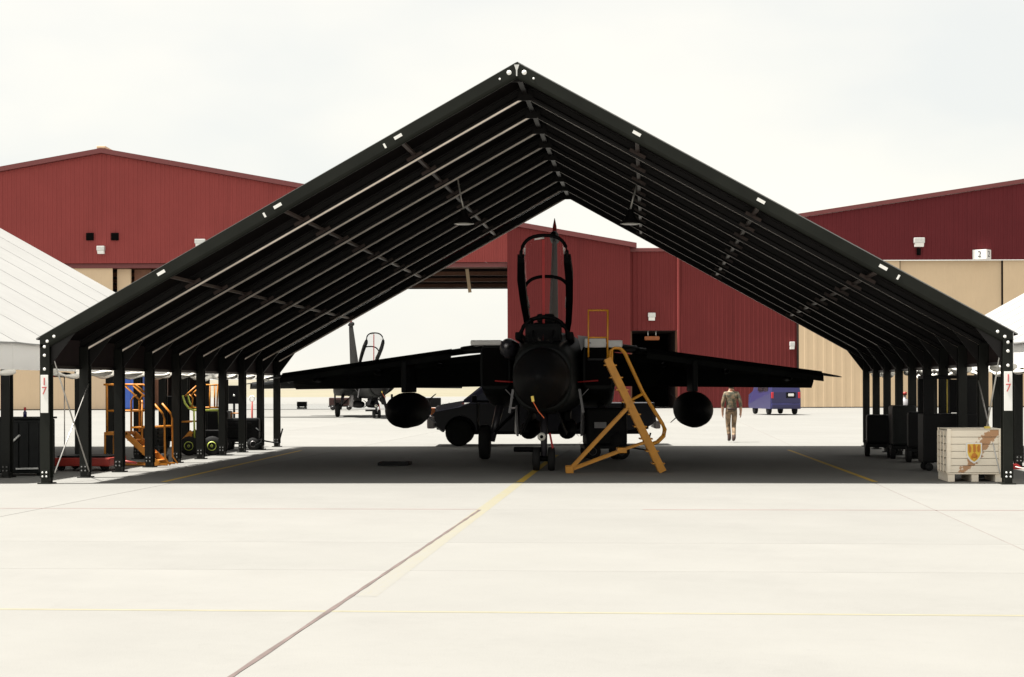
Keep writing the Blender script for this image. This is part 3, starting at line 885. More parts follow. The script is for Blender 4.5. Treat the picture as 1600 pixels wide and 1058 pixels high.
def make_jet(label, loc, rz, with_group=None):
    j = thing('fighter_jet', label, 'aircraft', loc, rz, 'jets with raised canopies')
    b = MB()
    prof = [(0.0, .02, 1.83, 1.87), (0.12, .09, 1.75, 1.93), (0.45, .22, 1.60, 2.05), (1.0, .36, 1.44, 2.20), (1.7, .48, 1.32, 2.34), (2.3, .55, 1.24, 2.42)]
    b.loft([sup(*p, 2.0) for p in prof]).build('radome', M_JETD, j)
    b = MB()
    prof = [(2.305, .55, 1.24, 2.42), (3.1, .59, 1.17, 2.53), (4.1, .62, 1.12, 2.66), (6.0, .66, 1.08, 2.74), (8.0, .82, 1.06, 2.92), (10.0, .95, 1.08, 2.96), (12.5, 1.0, 1.12, 2.88), (14.5, .95, 1.25, 2.74), (16.0, .82, 1.45, 2.55)]
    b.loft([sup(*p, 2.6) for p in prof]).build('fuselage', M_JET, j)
    # windscreen: frame and panes
    b = MB()
    arch0 = lambda y, hw, z0, zt, n=13: [Vector((hw * math.cos(math.pi * i / (n - 1)), y, z0 + (zt - z0) * math.sin(math.pi * i / (n - 1)) ** 0.8)) for i in range(n)]
    a1, a2 = arch0(4.15, .48, 2.62, 3.08), arch0(2.95, .34, 2.47, 2.56)
    V = a1 + a2; n = len(a1)
    ws = MB().add(V, [(i, i + 1, n + i + 1, n + i) for i in range(n - 1)], 0, True).build('windscreen', M_GLASS, j)
    MB().tube(a1, 0.042, 8).build('windscreen_arch', M_JETD, ws)
    for i in (4, 8): MB().tube([a1[i], a2[i]], 0.026, 6).build('windscreen_bar', M_JETD, ws)
    MB().cbox((-0.36, 3.5, 2.55), (0.36, 4.0, 2.93), 0.08).build('instrument_coaming', M_JETD, j)
    # cockpit rim and seats
    for s in (-1, 1):
        MB().cbox((s * 0.53 - 0.06, 4.2, 2.62), (s * 0.53 + 0.06, 8.0, 2.78), 0.03).build('cockpit_sill', M_JETD, j)
    for yy in (5.35, 7.1):
        st = MB().cbox((-0.25, yy, 2.55), (0.25, yy + 0.25, 3.02), 0.05).build('ejection_seat', M_DARKG, j)
        MB().cbox((-0.19, yy + 0.02, 3.02), (0.19, yy + 0.24, 3.20), 0.06).build('head_box', M_DARKG, st)
    # raised canopy
    hy, hzz, th = 8.0, 2.92, R(20.0)
    def cp(x, d, h):   # d: distance forward of the hinge along the frame, h: above the frame
        return Vector((x, hy - d * math.cos(th) - h * math.sin(th) * 0.0 + h * math.sin(th), hzz + d * math.sin(th) + h * math.cos(th)))
    def carch(d, hw, h, n=17):
        return [cp(hw * math.copysign(abs(math.cos(math.pi * i / (n - 1))) ** 0.8, math.cos(math.pi * i / (n - 1))), d, h * math.sin(math.pi * i / (n - 1)) ** 0.75) for i in range(n)]
    stations = [(0.15, .42, .10), (0.8, .46, .36), (2.0, .49, .46), (3.1, .50, .50), (3.98, .47, .50)]
    arcs = [carch(*s_) for s_ in stations]
    n = len(arcs[0])
    cg = MB(); V = [p for a in arcs for p in a]
    cg.add(V, [(k * n + i, k * n + i + 1, (k + 1) * n + i + 1, (k + 1) * n + i) for k in range(len(arcs) - 1) for i in range(n - 1)], 0, True)
    can = cg.build('canopy', M_GLASS, j)
    for s in (-1, 1):
        pts = [cp(s * hw, d, -0.02) for d, hw, h in stations]
        rb = MB(); rings = []
        for p, w in zip(pts, (.05, .065, .075, .08, .07)):
            rings.append([p + Vector((w * a, 0.10 * c * math.sin(th), 0.10 * c * math.cos(th))) for a, c in ((-1, -1), (1, -1), (1, 1), (-1, 1))])
        rb.loft(rings, 0, False).build('canopy_rail', M_JETD, can)
    MB().tube(arcs[-1], 0.036, 8).build('canopy_arch', M_JETD, can)
    MB().tube(arcs[2], 0.036, 8).build('canopy_arch', M_JETD, can)
    MB().tube(arcs[0], 0.05, 8).build('canopy_arch', M_JETD, can)
    for s in (-1, 1):     # white strips paint the highlights along the canopy glass
        MB().tube([cp(s * .40, 3.9, .25), cp(s * .41, 3.5, .28)], 0.014, 6).build('glass_highlight', M_JETW, can)
        MB().tube([cp(s * .42, 1.75, .10), cp(s * .40, 1.1, .12)], 0.016, 6).build('glass_highlight', M_JETW, can)
    MB().tube([cp(-.2, 3.94, .43), cp(.0, 3.94, .465)], 0.02, 6).build('glass_highlight', M_JETW, can)
    MB().bar(cp(-0.02, 3.85, 0.46), (-0.02, 4.6, 2.95), 0.05, 0.02).build('red_strut', M_REDTAG, j)
    # intakes
    for s in (-1, 1):
        b = MB(); rings = []
        for y, x0, x1, z0, z1 in ((6.1, .78, 1.42, 1.62, 2.58), (7.5, .72, 1.48, 1.45, 2.64), (10, .6, 1.5, 1.2, 2.66), (13, .5, 1.35, 1.2, 2.55), (15.6, .45, 1.05, 1.4, 2.3)):
            rings.append(sup(y + 0.0, (x1 - x0) / 2, z0, z1, 5.0, 24, s * (x0 + x1) / 2))
        it = b.loft(rings).build('air_intake', M_JET, j)
        MB().cbox((s * 1.10 - 0.27, 6.06, 1.70), (s * 1.10 + 0.27, 6.094, 2.50), 0.02).build('intake_darkness_plate', M_BLACK, it)  # flat black plate paints the darkness inside the intake
        MB().lathe([(0.42, 15.6), (0.46, 16.2), (0.36, 16.6), (0.30, 16.6)], 20, 'y', (s * 0.55, 0, 1.75)).build('exhaust_nozzle', M_JETD, j)
        # glove: the fixed inner wing
        b = MB()
        b.loft([airfoil(s * .9, 5.9, 7.4, 2.60, .20), airfoil(s * 2.0, 8.0, 4.2, 2.52, .17)])
        gl = b.build('wing_glove', M_JET, j)
        x_in, x_out = 1.95, 6.95
        # swept wing
        b = MB()
        W = [(1.95, 8.05, 3.1, 2.50, .15), (3.5, 8.75, 2.55, 2.31, .13), (5.2, 9.55, 1.95, 2.10, .10), (6.55, 10.2, 1.5, 1.94, .07), (6.85, 10.42, 1.15, 1.90, .045), (6.97, 10.75, 0.6, 1.885, .015)]
        b.loft([airfoil(s * x, y, c, z, t) for x, y, c, z, t in W])
        wg = b.build('wing', M_JET, j)
        # leading edge slat, drooped
        b = MB()
        S = [(2.2, 8.0, 2.44, .42), (4.2, 8.93, 2.19, .36), (6.4, 9.98, 1.92, .28)]
        b.loft([[Vector((s * x, y - 0.16, z - 0.14)), Vector((s * x, y - 0.13, z - 0.02)), Vector((s * x, y + c * 0.6, z + 0.10)), Vector((s * x, y + c * 0.5, z + 0.045)), Vector((s * x, y + 0.02, z - 0.10))] for x, y, z, c in S], 0, False)
        b.build('slat', M_JET, wg)
        # flaps, lowered
        for fx0, fx1 in ((1.40, 1.998), (2.0, 3.498), (3.5, 4.998), (5.0, 6.4)):
            b = MB(); rings = []
            for x in (fx0, fx1):
                f = (x - 1.95) / 5.0
                y = 11.05 + 0.62 * f; zt = 2.40 - 0.56 * f; zb = 1.68 - 0.06 * f
                rings.append([Vector((s * x, y, zt + .05)), Vector((s * x, y + .16, zt + .03)), Vector((s * x, y + .60 - .2 * f, zb + .02)), Vector((s * x, y + .57 - .2 * f, zb)), Vector((s * x, y + .02, zt - .12))])
            b.loft(rings, 0, False).build('flap', M_JET, wg)
        for fx in (2.7, 4.2, 5.7):
            f = (fx - 1.95) / 5
            MB().lathe([(0.0, 9.9), (0.055, 10.2), (0.07, 10.8), (0.05, 11.4), (0.0, 11.7)], 8, 'y', (s * fx, 0.5 * f, 2.28 - 0.56 * f)).build('flap_fairing', M_JET, wg)
        # tailplane
        b = MB()
        b.loft([airfoil(s * 1.0, 13.2, 3.0, 2.15, .10), airfoil(s * 3.3, 15.3, 1.3, 2.05, .05)])
        b.build('tailplane', M_JET, j)
        # pylon and drop tank
        px_ = s * 3.30
        py_ = MB().cbox((px_ - 0.06, 8.3, 1.55), (px_ + 0.06, 10.6, 2.26), 0.025).build('pylon', M_JET, j)
        pr = [(0.01, 6.7), (0.13, 6.85), (0.27, 7.2), (0.37, 7.8), (0.41, 8.6), (0.41, 10.2), (0.36, 11.2), (0.22, 12.0), (0.05, 12.5)]
        tk = MB().lathe(pr, 26, 'y', (px_, 0, 1.14)).build('drop_tank', M_JETD, j)
        for a in (45, 135, 225, 315):
            u = Vector((math.cos(R(a)), 0, math.sin(R(a))))
            c0 = Vector((px_, 0, 1.14))
            MB().add([c0 + u * .2 + Vector((0, 11.5, 0)), c0 + u * .2 + Vector((0, 12.3, 0)), c0 + u * .52 + Vector((0, 12.5, 0)), c0 + u * .52 + Vector((0, 12.1, 0))], [(0, 1, 2, 3)]).build('tank_fin', M_JETD, tk)
        # main gear
        gx = s * 1.52
        lg = MB().tube([(s * 1.15, 9.5, 1.35), (gx - s * 0.16, 9.25, 0.42)], [0.10, 0.075], 10).build('main_leg', M_PROBE, j)
        MB().tube([(s * 0.75, 9.4, 1.15), (gx - s * 0.22, 9.25, 0.62)], 0.035, 8).build('drag_brace', M_JETD, lg)
        MB().lathe([(0.0, -0.13), (0.20, -0.14), (0.37, -0.12), (0.40, -0.06), (0.40, 0.06), (0.37, 0.12), (0.20, 0.14), (0.0, 0.13)], 24, 'x', (gx, 9.22, 0.40)).build('main_wheel', M_RUBBER, j)
        dr = MB(); dr.loft([[Vector((s * x, y, z)) for x, y, z in r_] for r_ in ([(0.72, 8.2, 1.25), (0.76, 8.2, 1.25), (0.74, 8.45, 0.55), (0.70, 8.45, 0.55)], [(0.72, 9.6, 1.25), (0.76, 9.6, 1.25), (0.84, 9.5, 0.62), (0.80, 9.5, 0.62)])], 0, False)
        dr.build('gear_door', M_JETG, j)
        MB().loft([[Vector((s * (1.66 + o_), y_, z_)) for y_, z_ in ((8.85, 1.30), (9.55, 1.30), (9.45, 0.62), (8.95, 0.62))] for o_ in (0.0, 0.03)], 0, False).build('gear_door', M_JETD, j)
        # red pins and light hydraulic pieces under the intakes
        MB().tube([(s * 0.66, 6.0, 1.77), (s * 1.10, 6.0, 1.80)], 0.018, 6).build('safety_pin', M_REDTAG, j)
        MB().tube([(s * 0.70, 6.2, 1.42), (s * 0.98, 6.2, 1.72)], 0.012, 6).build('pin_stay', M_JETG, j)
        MB().bar((s * 0.70, 5.7, 1.62), (s * 0.78, 5.7, 1.12), 0.05, 0.03).build('access_flap', M_JETG, j)
        # pale pieces over the glove
        if s < 0:
            MB().cbox((-1.62, 6.0, 2.56), (-0.96, 7.4, 2.67), 0.03).build('glove_piece', M_JETW, j)
        else:
            MB().cbox((0.80, 6.0, 2.50), (1.27, 7.4, 2.70), 0.04).build('glove_piece', M_JETW, j)
            MB().cbox((1.28, 6.0, 2.50), (1.62, 7.4, 2.66), 0.04).build('glove_piece', M_JETW, j)
    # stores under the belly
    for x in (-0.42, 0.42):
        MB().cbox((x - 0.06, 7.2, 0.92), (x + 0.06, 10.2, 1.12), 0.02).build('belly_rack', M_JETD, j)
        sto = MB().lathe([(0.02, 6.2), (0.10, 6.4), (0.19, 6.9), (0.21, 7.6), (0.21, 9.8), (0.13, 10.6), (0.06, 10.8)], 18, 'y', (x, 0, 0.72)).build('belly_store', M_JETD, j)
        for a in (45, 135, 225, 315):
            u = Vector((math.cos(R(a)), 0, math.sin(R(a)))); c0 = Vector((x, 0, 0.72))
            MB().add([c0 + u * .12 + Vector((0, 10.0, 0)), c0 + u * .08 + Vector((0, 10.7, 0)), c0 + u * .34 + Vector((0, 10.8, 0)), c0 + u * .34 + Vector((0, 10.5, 0))], [(0, 1, 2, 3)]).build('store_fin', M_JETD, sto)
    # fin
    b = MB(); rings = []
    for z, y0, c, t in ((2.75, 10.6, 4.9, .13), (3.3, 11.6, 4.0, .11), (5.45, 14.0, 2.1, .065), (5.62, 14.35, 1.6, .05)):
        rings.append([Vector((t * 0.0, y0, z)), Vector((t, y0 + c * .35, z)), Vector((t * .9, y0 + c * .7, z)), Vector((0, y0 + c, z)), Vector((-t * .9, y0 + c * .7, z)), Vector((-t, y0 + c * .35, z))])
    fin = b.loft(rings, 0, False).build('fin', M_JET, j)
    MB().lathe([(0.0, 13.6), (0.06, 13.8), (0.125, 14.3), (0.125, 15.3), (0.05, 16.2)], 14, 'y', (0, 0, 5.62), squash=1.1).build('fin_fairing', M_JET, fin)
    MB().tube([(0, 15.0, 5.70), (0, 15.0, 5.95), (0, 15.0, 6.16)], [0.07, 0.05, 0.006], 8).build('beacon_cover', M_REDTAG, fin)
    # refuelling probe pod on the flank
    b = MB(); b.lathe([(0.02, 4.3), (0.13, 4.45), (0.18, 4.9), (0.19, 6.6), (0.1, 7.3)], 16, 'y', (-0.76, 0, 2.46), squash=1.2)
    pp = b.build('refuelling_probe', M_PROBE, j)
    MB().lathe([(0.02, 3.95), (0.05, 4.05), (0.06, 4.32)], 10, 'y', (-0.76, 0, 2.50)).build('probe_tip', M_JETG, pp)
    # grey wedge paints the sky's reflection between cockpit and glove
    MB().prism([(0.66, 2.77), (0.90, 2.74), (0.74, 2.44)], 'y', 6.2, 6.8).build('sky_reflection_wedge', M_JETG, j)
    # nose gear
    ng = MB().tube([(0, 3.95, 1.2), (0, 3.72, 0.28)], [0.075, 0.06], 10).build('nose_leg', M_PROBE, j)
    for s in (-1, 1):
        MB().lathe([(0.0, -0.07), (0.12, -0.075), (0.22, -0.065), (0.235, -0.03), (0.235, 0.03), (0.22, 0.065), (0.12, 0.075), (0.0, 0.07)], 20, 'x', (s * 0.15, 3.7, 0.235)).build('nose_wheel', M_RUBBER, j)
        MB().loft([[Vector((s * x, y, z)) for x, y, z in r_] for r_ in ([(0.26, 3.2, 1.2), (0.28, 3.2, 1.2), (0.46, 3.2, 0.72), (0.44, 3.2, 0.72)], [(0.26, 4.7, 1.12), (0.28, 4.7, 1.12), (0.46, 4.7, 0.74), (0.44, 4.7, 0.74)])], 0, False).build('nose_gear_door', M_JETD, j)
    MB().tube([(-0.12, 3.7, 0.235), (0.12, 3.7, 0.235)], 0.05, 8).build('axle', M_JETD, ng)
    MB().tube([(-0.6, 3.85, 0.42), (-0.06, 3.75, 0.42)], 0.05, 8).build('tow_fitting', M_JETD, ng)
    MB().lathe([(0.0, -0.05), (0.07, -0.05), (0.085, -0.02), (0.05, 0.06)], 14, 'y', (-0.04, 3.58, 0.68)).build('taxi_light', M_LENS, ng)
    MB().lathe([(0.0, -0.055), (0.035, -0.055), (0.035, -0.051)], 12, 'y', (-0.04, 3.575, 0.68)).build('lamp_bulb', M_JETD, ng)
    # streamer below the radome
    MB().bar((-0.13, 0.7, 1.50), (-0.11, 0.7, 1.40), 0.05, 0.012).build('streamer_tag', M_YTAG, j)
    MB().bar((-0.11, 0.7, 1.395), (-0.02, 0.7, 1.23), 0.045, 0.01).build('warning_streamer', M_ORTAG, j)
    MB().bar((-0.02, 0.7, 1.228), (0.09, 0.7, 1.10), 0.04, 0.01).build('warning_streamer', M_ORTAG, j)
    MB().bar((0.12, 3.6, 0.75), (0.18, 3.6, 0.45), 0.04, 0.01).build('warning_streamer', M_REDTAG, j)
    return j

jet = make_jet('dark swing wing jet parked nose out under the shelter, canopy raised', (-0.06, 29.9, 0), R(-1.62))
jet2 = copy_tree(jet)
for ch in list(jet2.children):                 # the distant jet carries no tanks
    if ch.name.split('.')[0] in ('drop_tank', 'pylon'):
        for g in list(ch.children): bpy.data.objects.remove(g)
        bpy.data.objects.remove(ch)
jet2['label'] = 'distant jet on the far apron, small raised canopy and fin seen above the left wing'
c = at(583, 540, 95.0)
rz2 = R(13.5)
d6 = Matrix.Rotation(rz2, 3, 'Z') @ Vector((0, 5.0, 0))
jet2.location = (c.x - d6.x, 95.0 - d6.y, 0); jet2.rotation_euler = (0, 0, rz2)

# ================================================================== LADDER
lroot_p = ground_at(1037, 739)
LY = lroot_p.y
lad = thing('boarding_ladder', 'yellow boarding ladder with handrail leaning up to the cockpit', 'ladder', (lroot_p.x, LY, 0))
def lp(px, py, dy=0.0):
    p = at(px, py, LY); return Vector((p.x, LY + dy, p.z))
for dy in (0.0, 0.5):
    a, b_ = lp(949, 560, dy), lp(1036, 738, dy); a.z = max(a.z, 0.0); b_.z = 0.02
    MB().bar(a, b_, 0.05, 0.14, up=(1, 0, 0.4)).build('stringer', M_LADDER, lad, world=True)
for i in range(9):
    f = 0.06 + i * 0.108
    p = lp(949 + 87 * f, 560 + 178 * f)
    MB().cbox((p.x - 0.13, LY - 0.02, p.z - 0.012), (p.x + 0.12, LY + 0.52, p.z + 0.012), 0.004).build('step', M_LADDER, lad, world=True)
for dy in (0.0, 0.5):
    pts = [lp(952, 566, dy), lp(954, 548, dy), lp(960, 543.5, dy), lp(970, 544, dy), lp(977, 551, dy), lp(1005, 612, dy), lp(1036, 662, dy), lp(1040, 671, dy), lp(1038, 682, dy), lp(1029, 691, dy), lp(1010, 698, dy)]
    MB().tube(pts, 0.024, 8).build('handrail', M_LADDER, lad, world=True)
    MB().tube([lp(1006, 615, dy), lp(981, 629, dy)], 0.02, 8).build('rail_strut', M_LADDER, lad, world=True)
    MB().tube([lp(957, 544.5, dy), lp(956, 575, dy)], 0.018, 8).build('rail_strut', M_LADDER, lad, world=True)
    q = lp(890, 732, dy); q.z = 0.05
    MB().bar(lp(985, 633, dy), q, 0.05, 0.06).build('support_leg', M_LADDER, lad, world=True)
    MB().bar(q, lp(978, 702, dy), 0.045, 0.05).build('base_brace', M_LADDER, lad, world=True)
    MB().bar(lp(975, 703, dy), lp(1017, 689, dy), 0.03, 0.035).build('base_brace', M_LADDER, lad, world=True)
    MB().cbox((q.x - 0.075, q.y - 0.06, 0.0), (q.x + 0.075, q.y + 0.06, 0.13), 0.01).build('foot', M_LADDER, lad, world=True)
q = lp(972, 704)
MB().cbox((q.x - 0.09, LY - 0.04, q.z - 0.05), (q.x + 0.09, LY + 0.54, q.z + 0.05), 0.01).build('cross_member', M_LADDER, lad, world=True)
q = lp(983, 634)
MB().cbox((q.x - 0.06, LY - 0.035, q.z - 0.06), (q.x + 0.06, LY + 0.535, q.z + 0.06), 0.015).build('cross_member', M_LADDER, lad, world=True)
gy = 0.25
MB().tube([lp(920, 558, gy), lp(920, 484, gy)], 0.016, 8).build('guard_post', M_LADDER, lad, world=True)
MB().tube([lp(950, 562, gy), lp(950.5, 484, gy)], 0.019, 8).build('guard_post', M_LADDER, lad, world=True)
MB().tube([lp(919, 484, gy), lp(951.5, 484, gy)], 0.019, 8).build('guard_bar', M_LADDER, lad, world=True)
MB().tube([lp(920, 527, gy), lp(950, 527, gy)], 0.017, 8).build('guard_bar', M_LADDER, lad, world=True)
MB().cbox((lp(919, 560).x, LY + 0.02, lp(919, 563).z), (lp(955, 560).x, LY + 0.48, lp(919, 560).z), 0.01).build('top_platform', M_DARKG, lad, world=True)

# ================================================================== HANGING LAMPS
for px, lean, lab in ((725, -1, 'conical shop lamp hanging under the left roof slope'), (985, 1, 'conical shop lamp hanging under the right roof slope')):
    Yl = 35.2
    p = at(px, 350, Yl)
    lo = thing('hanging_lamp', lab, 'lamp', (p.x, Yl, p.z), 0, 'lamps hung inside the shelter')
    MB().lathe([(0.215, 0.0), (0.20, 0.03), (0.13, 0.12), (0.075, 0.20), (0.06, 0.30), (0.0, 0.31)], 24).build('lamp_shade', M_DARKST, lo)
    MB().lathe([(0.0, -0.014), (0.15, -0.012), (0.205, 0.0), (0.205, 0.012)], 24).build('lens', M_LENS, lo)
    xs_ = (Vector((p.x, Yl, 0)) - SH_O).dot(e1)
    top = slope_z(xs_ + lean * 0.13, 0.215) - p.z
    MB().tube([(0, 0, 0.3), (lean * 0.06, 0, 0.55), (lean * 0.13, 0, top)], 0.018, 8).build('stem', M_ROD, lo)

# ================================================================== PICKUP TRUCK
TY = ground_at(710, 697.5).y
tx0 = at(667, 660, TY).x
trk = thing('pickup_truck', 'dark crew cab pickup truck parked side-on behind the jet', 'truck', (tx0, TY, 0))
def wheel(parent, x, y, r, w, rim=M_RIM):
    t = MB().lathe([(r * .55, -w / 2), (r * .9, -w / 2), (r, -w * .3), (r, w * .3), (r * .9, w / 2), (r * .55, w / 2)], 26, 'y', (x, y, r)).build('wheel', M_RUBBER, parent)
    MB().lathe([(0, -w * .40), (r * .22, -w * .42), (r * .3, -w * .30), (r * .48, -w * .34), (r * .56, -w * .5), (r * .56, w * .5), (0, w * .4)], 22, 'y', (x, y, r)).build('rim', rim, t)
    return t
def car_body(prof, y0, y1, tuck=0.06):
    """side outline (x,z) pushed across with rounded flanks"""
    n = len(prof); cx = sum(p[0] for p in prof) / n
    rings = []
    for y, k in ((y0, 0.975), (y0 + tuck, 1.0), (y1 - tuck, 1.0), (y1, 0.975)):
        rings.append([Vector((cx + (p[0] - cx) * k, y, 0.75 + (p[1] - 0.75) * (k if p[1] > 0.75 else 1))) for p in prof])
    return MB().loft(rings, 0, False)
wb0, wb1 = 0.90, 5.05
def archpts(xc, r, n=9):
    return [(xc + r * math.cos(math.pi * i / (n - 1)), 0.40 + r * math.sin(math.pi * i / (n - 1))) for i in range(n)]
lower = [(0.12, 0.62), (0.10, 0.90), (0.20, 0.99), (0.85, 1.11), (1.15, 1.22), (6.45, 1.22), (6.5, 0.70), (6.3, 0.55)] + archpts(wb1, 0.47) + [(4.4, 0.42), (1.6, 0.42)] + archpts(wb0, 0.47) + [(0.3, 0.5)]
car_body(lower, 0.0, 1.95).build('body', M_TRUCK, trk)
hd = MB(); hd.loft([[Vector((x, y, z)) for x, z in ((0.12, 1.00), (0.42, 1.19), (0.98, 1.285), (0.98, 1.10), (0.5, 1.02), (0.12, 0.95))] for y in (0.10, 1.85)], 0, False).build('hood', M_HOOD, trk)
cab = [(0.96, 1.235), (1.72, 1.84), (2.0, 1.95), (4.25, 1.95), (4.45, 1.88), (4.55, 1.235)]
MB().loft([[Vector((x, y + (0.16 if z > 1.5 else 0.03) * sg_, z)) for x, z in cab] for y, sg_ in ((0.0, 1), (1.95, -1))], 0, False).build('cab', M_TRUCK, trk)
for w_ in ([(1.32, 1.30), (1.88, 1.78), (2.9, 1.78), (2.9, 1.30)], [(3.0, 1.30), (3.0, 1.78), (4.2, 1.78), (4.35, 1.30)]):
    MB().loft([[Vector((x, 0.02 + (z - 1.245) * 0.21 - dd, z)) for x, z in w_] for dd in (0.016, 0.0)], 0, False).build('side_window', M_AUTOGL, trk)
ws_ = MB().loft([[Vector((x - o_, y, z + o_)) for x, y, z in ((1.04, 0.16, 1.30), (1.04, 1.79, 1.30), (1.66, 1.68, 1.79), (1.66, 0.27, 1.79))] for o_ in (0.012, 0.0)], 0, False).build('windscreen', M_AUTOGL, trk)
MB().cbox((0.0, -0.03, 0.50), (0.22, 1.98, 0.86), 0.05).build('front_bumper', M_CHROME, trk)
MB().cbox((6.45, 0.05, 0.48), (6.62, 1.9, 0.70), 0.04).build('rear_bumper', M_CHROME, trk)
MB().cbox((0.085, 0.02, 0.90), (0.23, 0.20, 1.09), 0.02).build('turn_signal', M_AMBER, trk)
MB().cbox((0.06, 0.24, 0.88), (0.16, 1.71, 1.08), 0.02).build('grille', M_CHROME, trk)
MB().cbox((0.05, 0.22, 0.90), (0.10, 0.45, 1.06), 0.02).build('headlight', M_LENS, trk)
MB().cbox((1.28, -0.24, 1.24), (1.42, -0.01, 1.44), 0.03).build('door_mirror', M_DARKG, trk)
for x in (wb0, wb1):
    wheel(trk, x, 0.16, 0.385, 0.26); wheel(trk, x, 1.79, 0.385, 0.26)
for x in (2.35, 3.95):
    MB().cbox((x, -0.015, 1.05), (x + 0.16, 0.0, 1.09), 0.008).build('door_handle', M_CHROME, trk)
MB().cbox((0.25, 0.34, 0.46), (6.3, 1.61, 1.02), 0.03).build('inner_fender', M_DARKG, trk)
MB().bar((0.5, 1.0, 0.38), (6.2, 1.0, 0.38), 1.0, 0.12).build('chassis', M_DARKG, trk)

# ================================================================== BLUE VAN
vp = ground_at(1228, 648); VY = vp.y
van = thing('minivan', 'blue minivan seen from behind on the far apron, right of the walking man', 'van', (vp.x, VY, 0), R(9.0))
# local: x across, y forward (away), rear face at y = 0
side = [(0.02, 0.34), (0.0, 0.62), (0.02, 1.34), (0.16, 1.96), (0.35, 2.05), (3.5, 2.05), (4.2, 1.40), (4.75, 1.18), (4.85, 0.6), (4.75, 0.36)]
rings = []
for x, k in ((-0.94, 0.975), (-0.86, 1.0), (0.86, 1.0), (0.94, 0.975)):
    rings.append([Vector((x * (1.0 if z < 1.38 else 0.90), 2.3 + (y - 2.3) * k, z)) for y, z in side])
MB().loft(rings, 0, False).build('body', M_VAN, van)
MB().loft([[Vector((x, 0.06 + (z - 1.34) * 0.226 - o_, z)) for x, z in ((-0.72, 1.40), (0.72, 1.40), (0.66, 1.88), (-0.66, 1.88))] for o_ in (0.02, 0.0)], 0, False).build('rear_window', M_AUTOGL, van)
for s in (-1, 1):
    MB().cbox((s * 0.83 - 0.07, -0.03, 0.98), (s * 0.83 + 0.07, 0.10, 1.34), 0.02).build('tail_light', M_REDL, van)
    for y in (0.85, 3.75):
        MB().lathe([(0.0, -0.1), (0.2, -0.1), (0.31, -0.09), (0.33, -0.05), (0.33, 0.05), (0.31, 0.1), (0.0, 0.1)], 20, 'x', (s * 0.80, y, 0.33)).build('wheel', M_RUBBER, van)
    for (a, b_) in ((0.65, 1.6), (1.7, 2.75)):
        MB().loft([[Vector((s * (0.948 - (z - 1.38) * 0.15 + o_), y, z)) for y, z in ((a, 1.42), (b_, 1.42), (b_, 1.86), (a, 1.86))] for o_ in (-0.03, 0.0)], 0, False).build('side_window', M_AUTOGL, van)
MB().cbox((-0.9, -0.10, 0.40), (0.9, 0.06, 0.66), 0.05).build('rear_bumper', M_VAN, van)
MB().cbox((0.02, -0.035, 1.00), (0.60, 0.01, 1.34), 0.03).build('plate_recess', M_DARKG, van)
MB().cbox((0.14, -0.055, 1.10), (0.48, -0.03, 1.25), 0.02).build('licence_plate', M_WHITE, van)

# ================================================================== WALKING PERSON
pp0 = ground_at(1143, 691); 
per = thing('person', 'man in camouflage fatigues walking away past the right drop tank', 'person', (pp0.x, pp0.y, 0), R(3))
J = {'pel': (0, 0, .97), 'sp': (0, .01, 1.15), 'ch': (0, .02, 1.36), 'nk': (0, .02, 1.52), 'hd0': (0, .035, 1.60), 'hd1': (0, .05, 1.70), 'hd2': (0, .045, 1.78),
     'sl': (-.19, .01, 1.45), 'el': (-.265, -.02, 1.17), 'wl': (-.255, .07, .93), 'hl': (-.25, .10, .85),
     'sr': (.19, .01, 1.45), 'er': (.27, -.05, 1.18), 'wr': (.275, -.04, .93), 'hr': (.275, -.03, .85),
     'tl': (-.10, 0, .92), 'kl': (-.085, .10, .52), 'al': (-.06, .02, .12), 'fl': (-.06, .16, .045), 'ql': (-.06, -.03, .05),
     'tr': (.10, 0, .92), 'kr': (.075, .04, .50), 'ar': (.045, -.18, .14), 'fr': (.045, -.05, .045), 'qr': (.045, -.23, .07)}
RAD = {'pel': (.165, .12), 'sp': (.15, .11), 'ch': (.185, .125), 'nk': (.062, .06), 'hd0': (.075, .085), 'hd1': (.085, .10), 'hd2': (.065, .075),
       'sl': (.085, .08), 'el': (.06, .058), 'wl': (.04, .042), 'hl': (.045, .028), 'sr': (.085, .08), 'er': (.06, .058), 'wr': (.04, .042), 'hr': (.045, .028),
       'tl': (.11, .105), 'kl': (.078, .075), 'al': (.058, .06), 'fl': (.045, .035), 'ql': (.045, .045), 'tr': (.11, .105), 'kr': (.078, .075), 'ar': (.058, .06), 'fr': (.045, .035), 'qr': (.045, .045)}
keys = list(J)
ed = [('pel', 'sp'), ('sp', 'ch'), ('ch', 'nk'), ('nk', 'hd0'), ('hd0', 'hd1'), ('hd1', 'hd2'), ('ch', 'sl'), ('sl', 'el'), ('el', 'wl'), ('wl', 'hl'), ('ch', 'sr'), ('sr', 'er'), ('er', 'wr'), ('wr', 'hr'),
      ('pel', 'tl'), ('tl', 'kl'), ('kl', 'al'), ('al', 'fl'), ('al', 'ql'), ('pel', 'tr'), ('tr', 'kr'), ('kr', 'ar'), ('ar', 'fr'), ('ar', 'qr')]
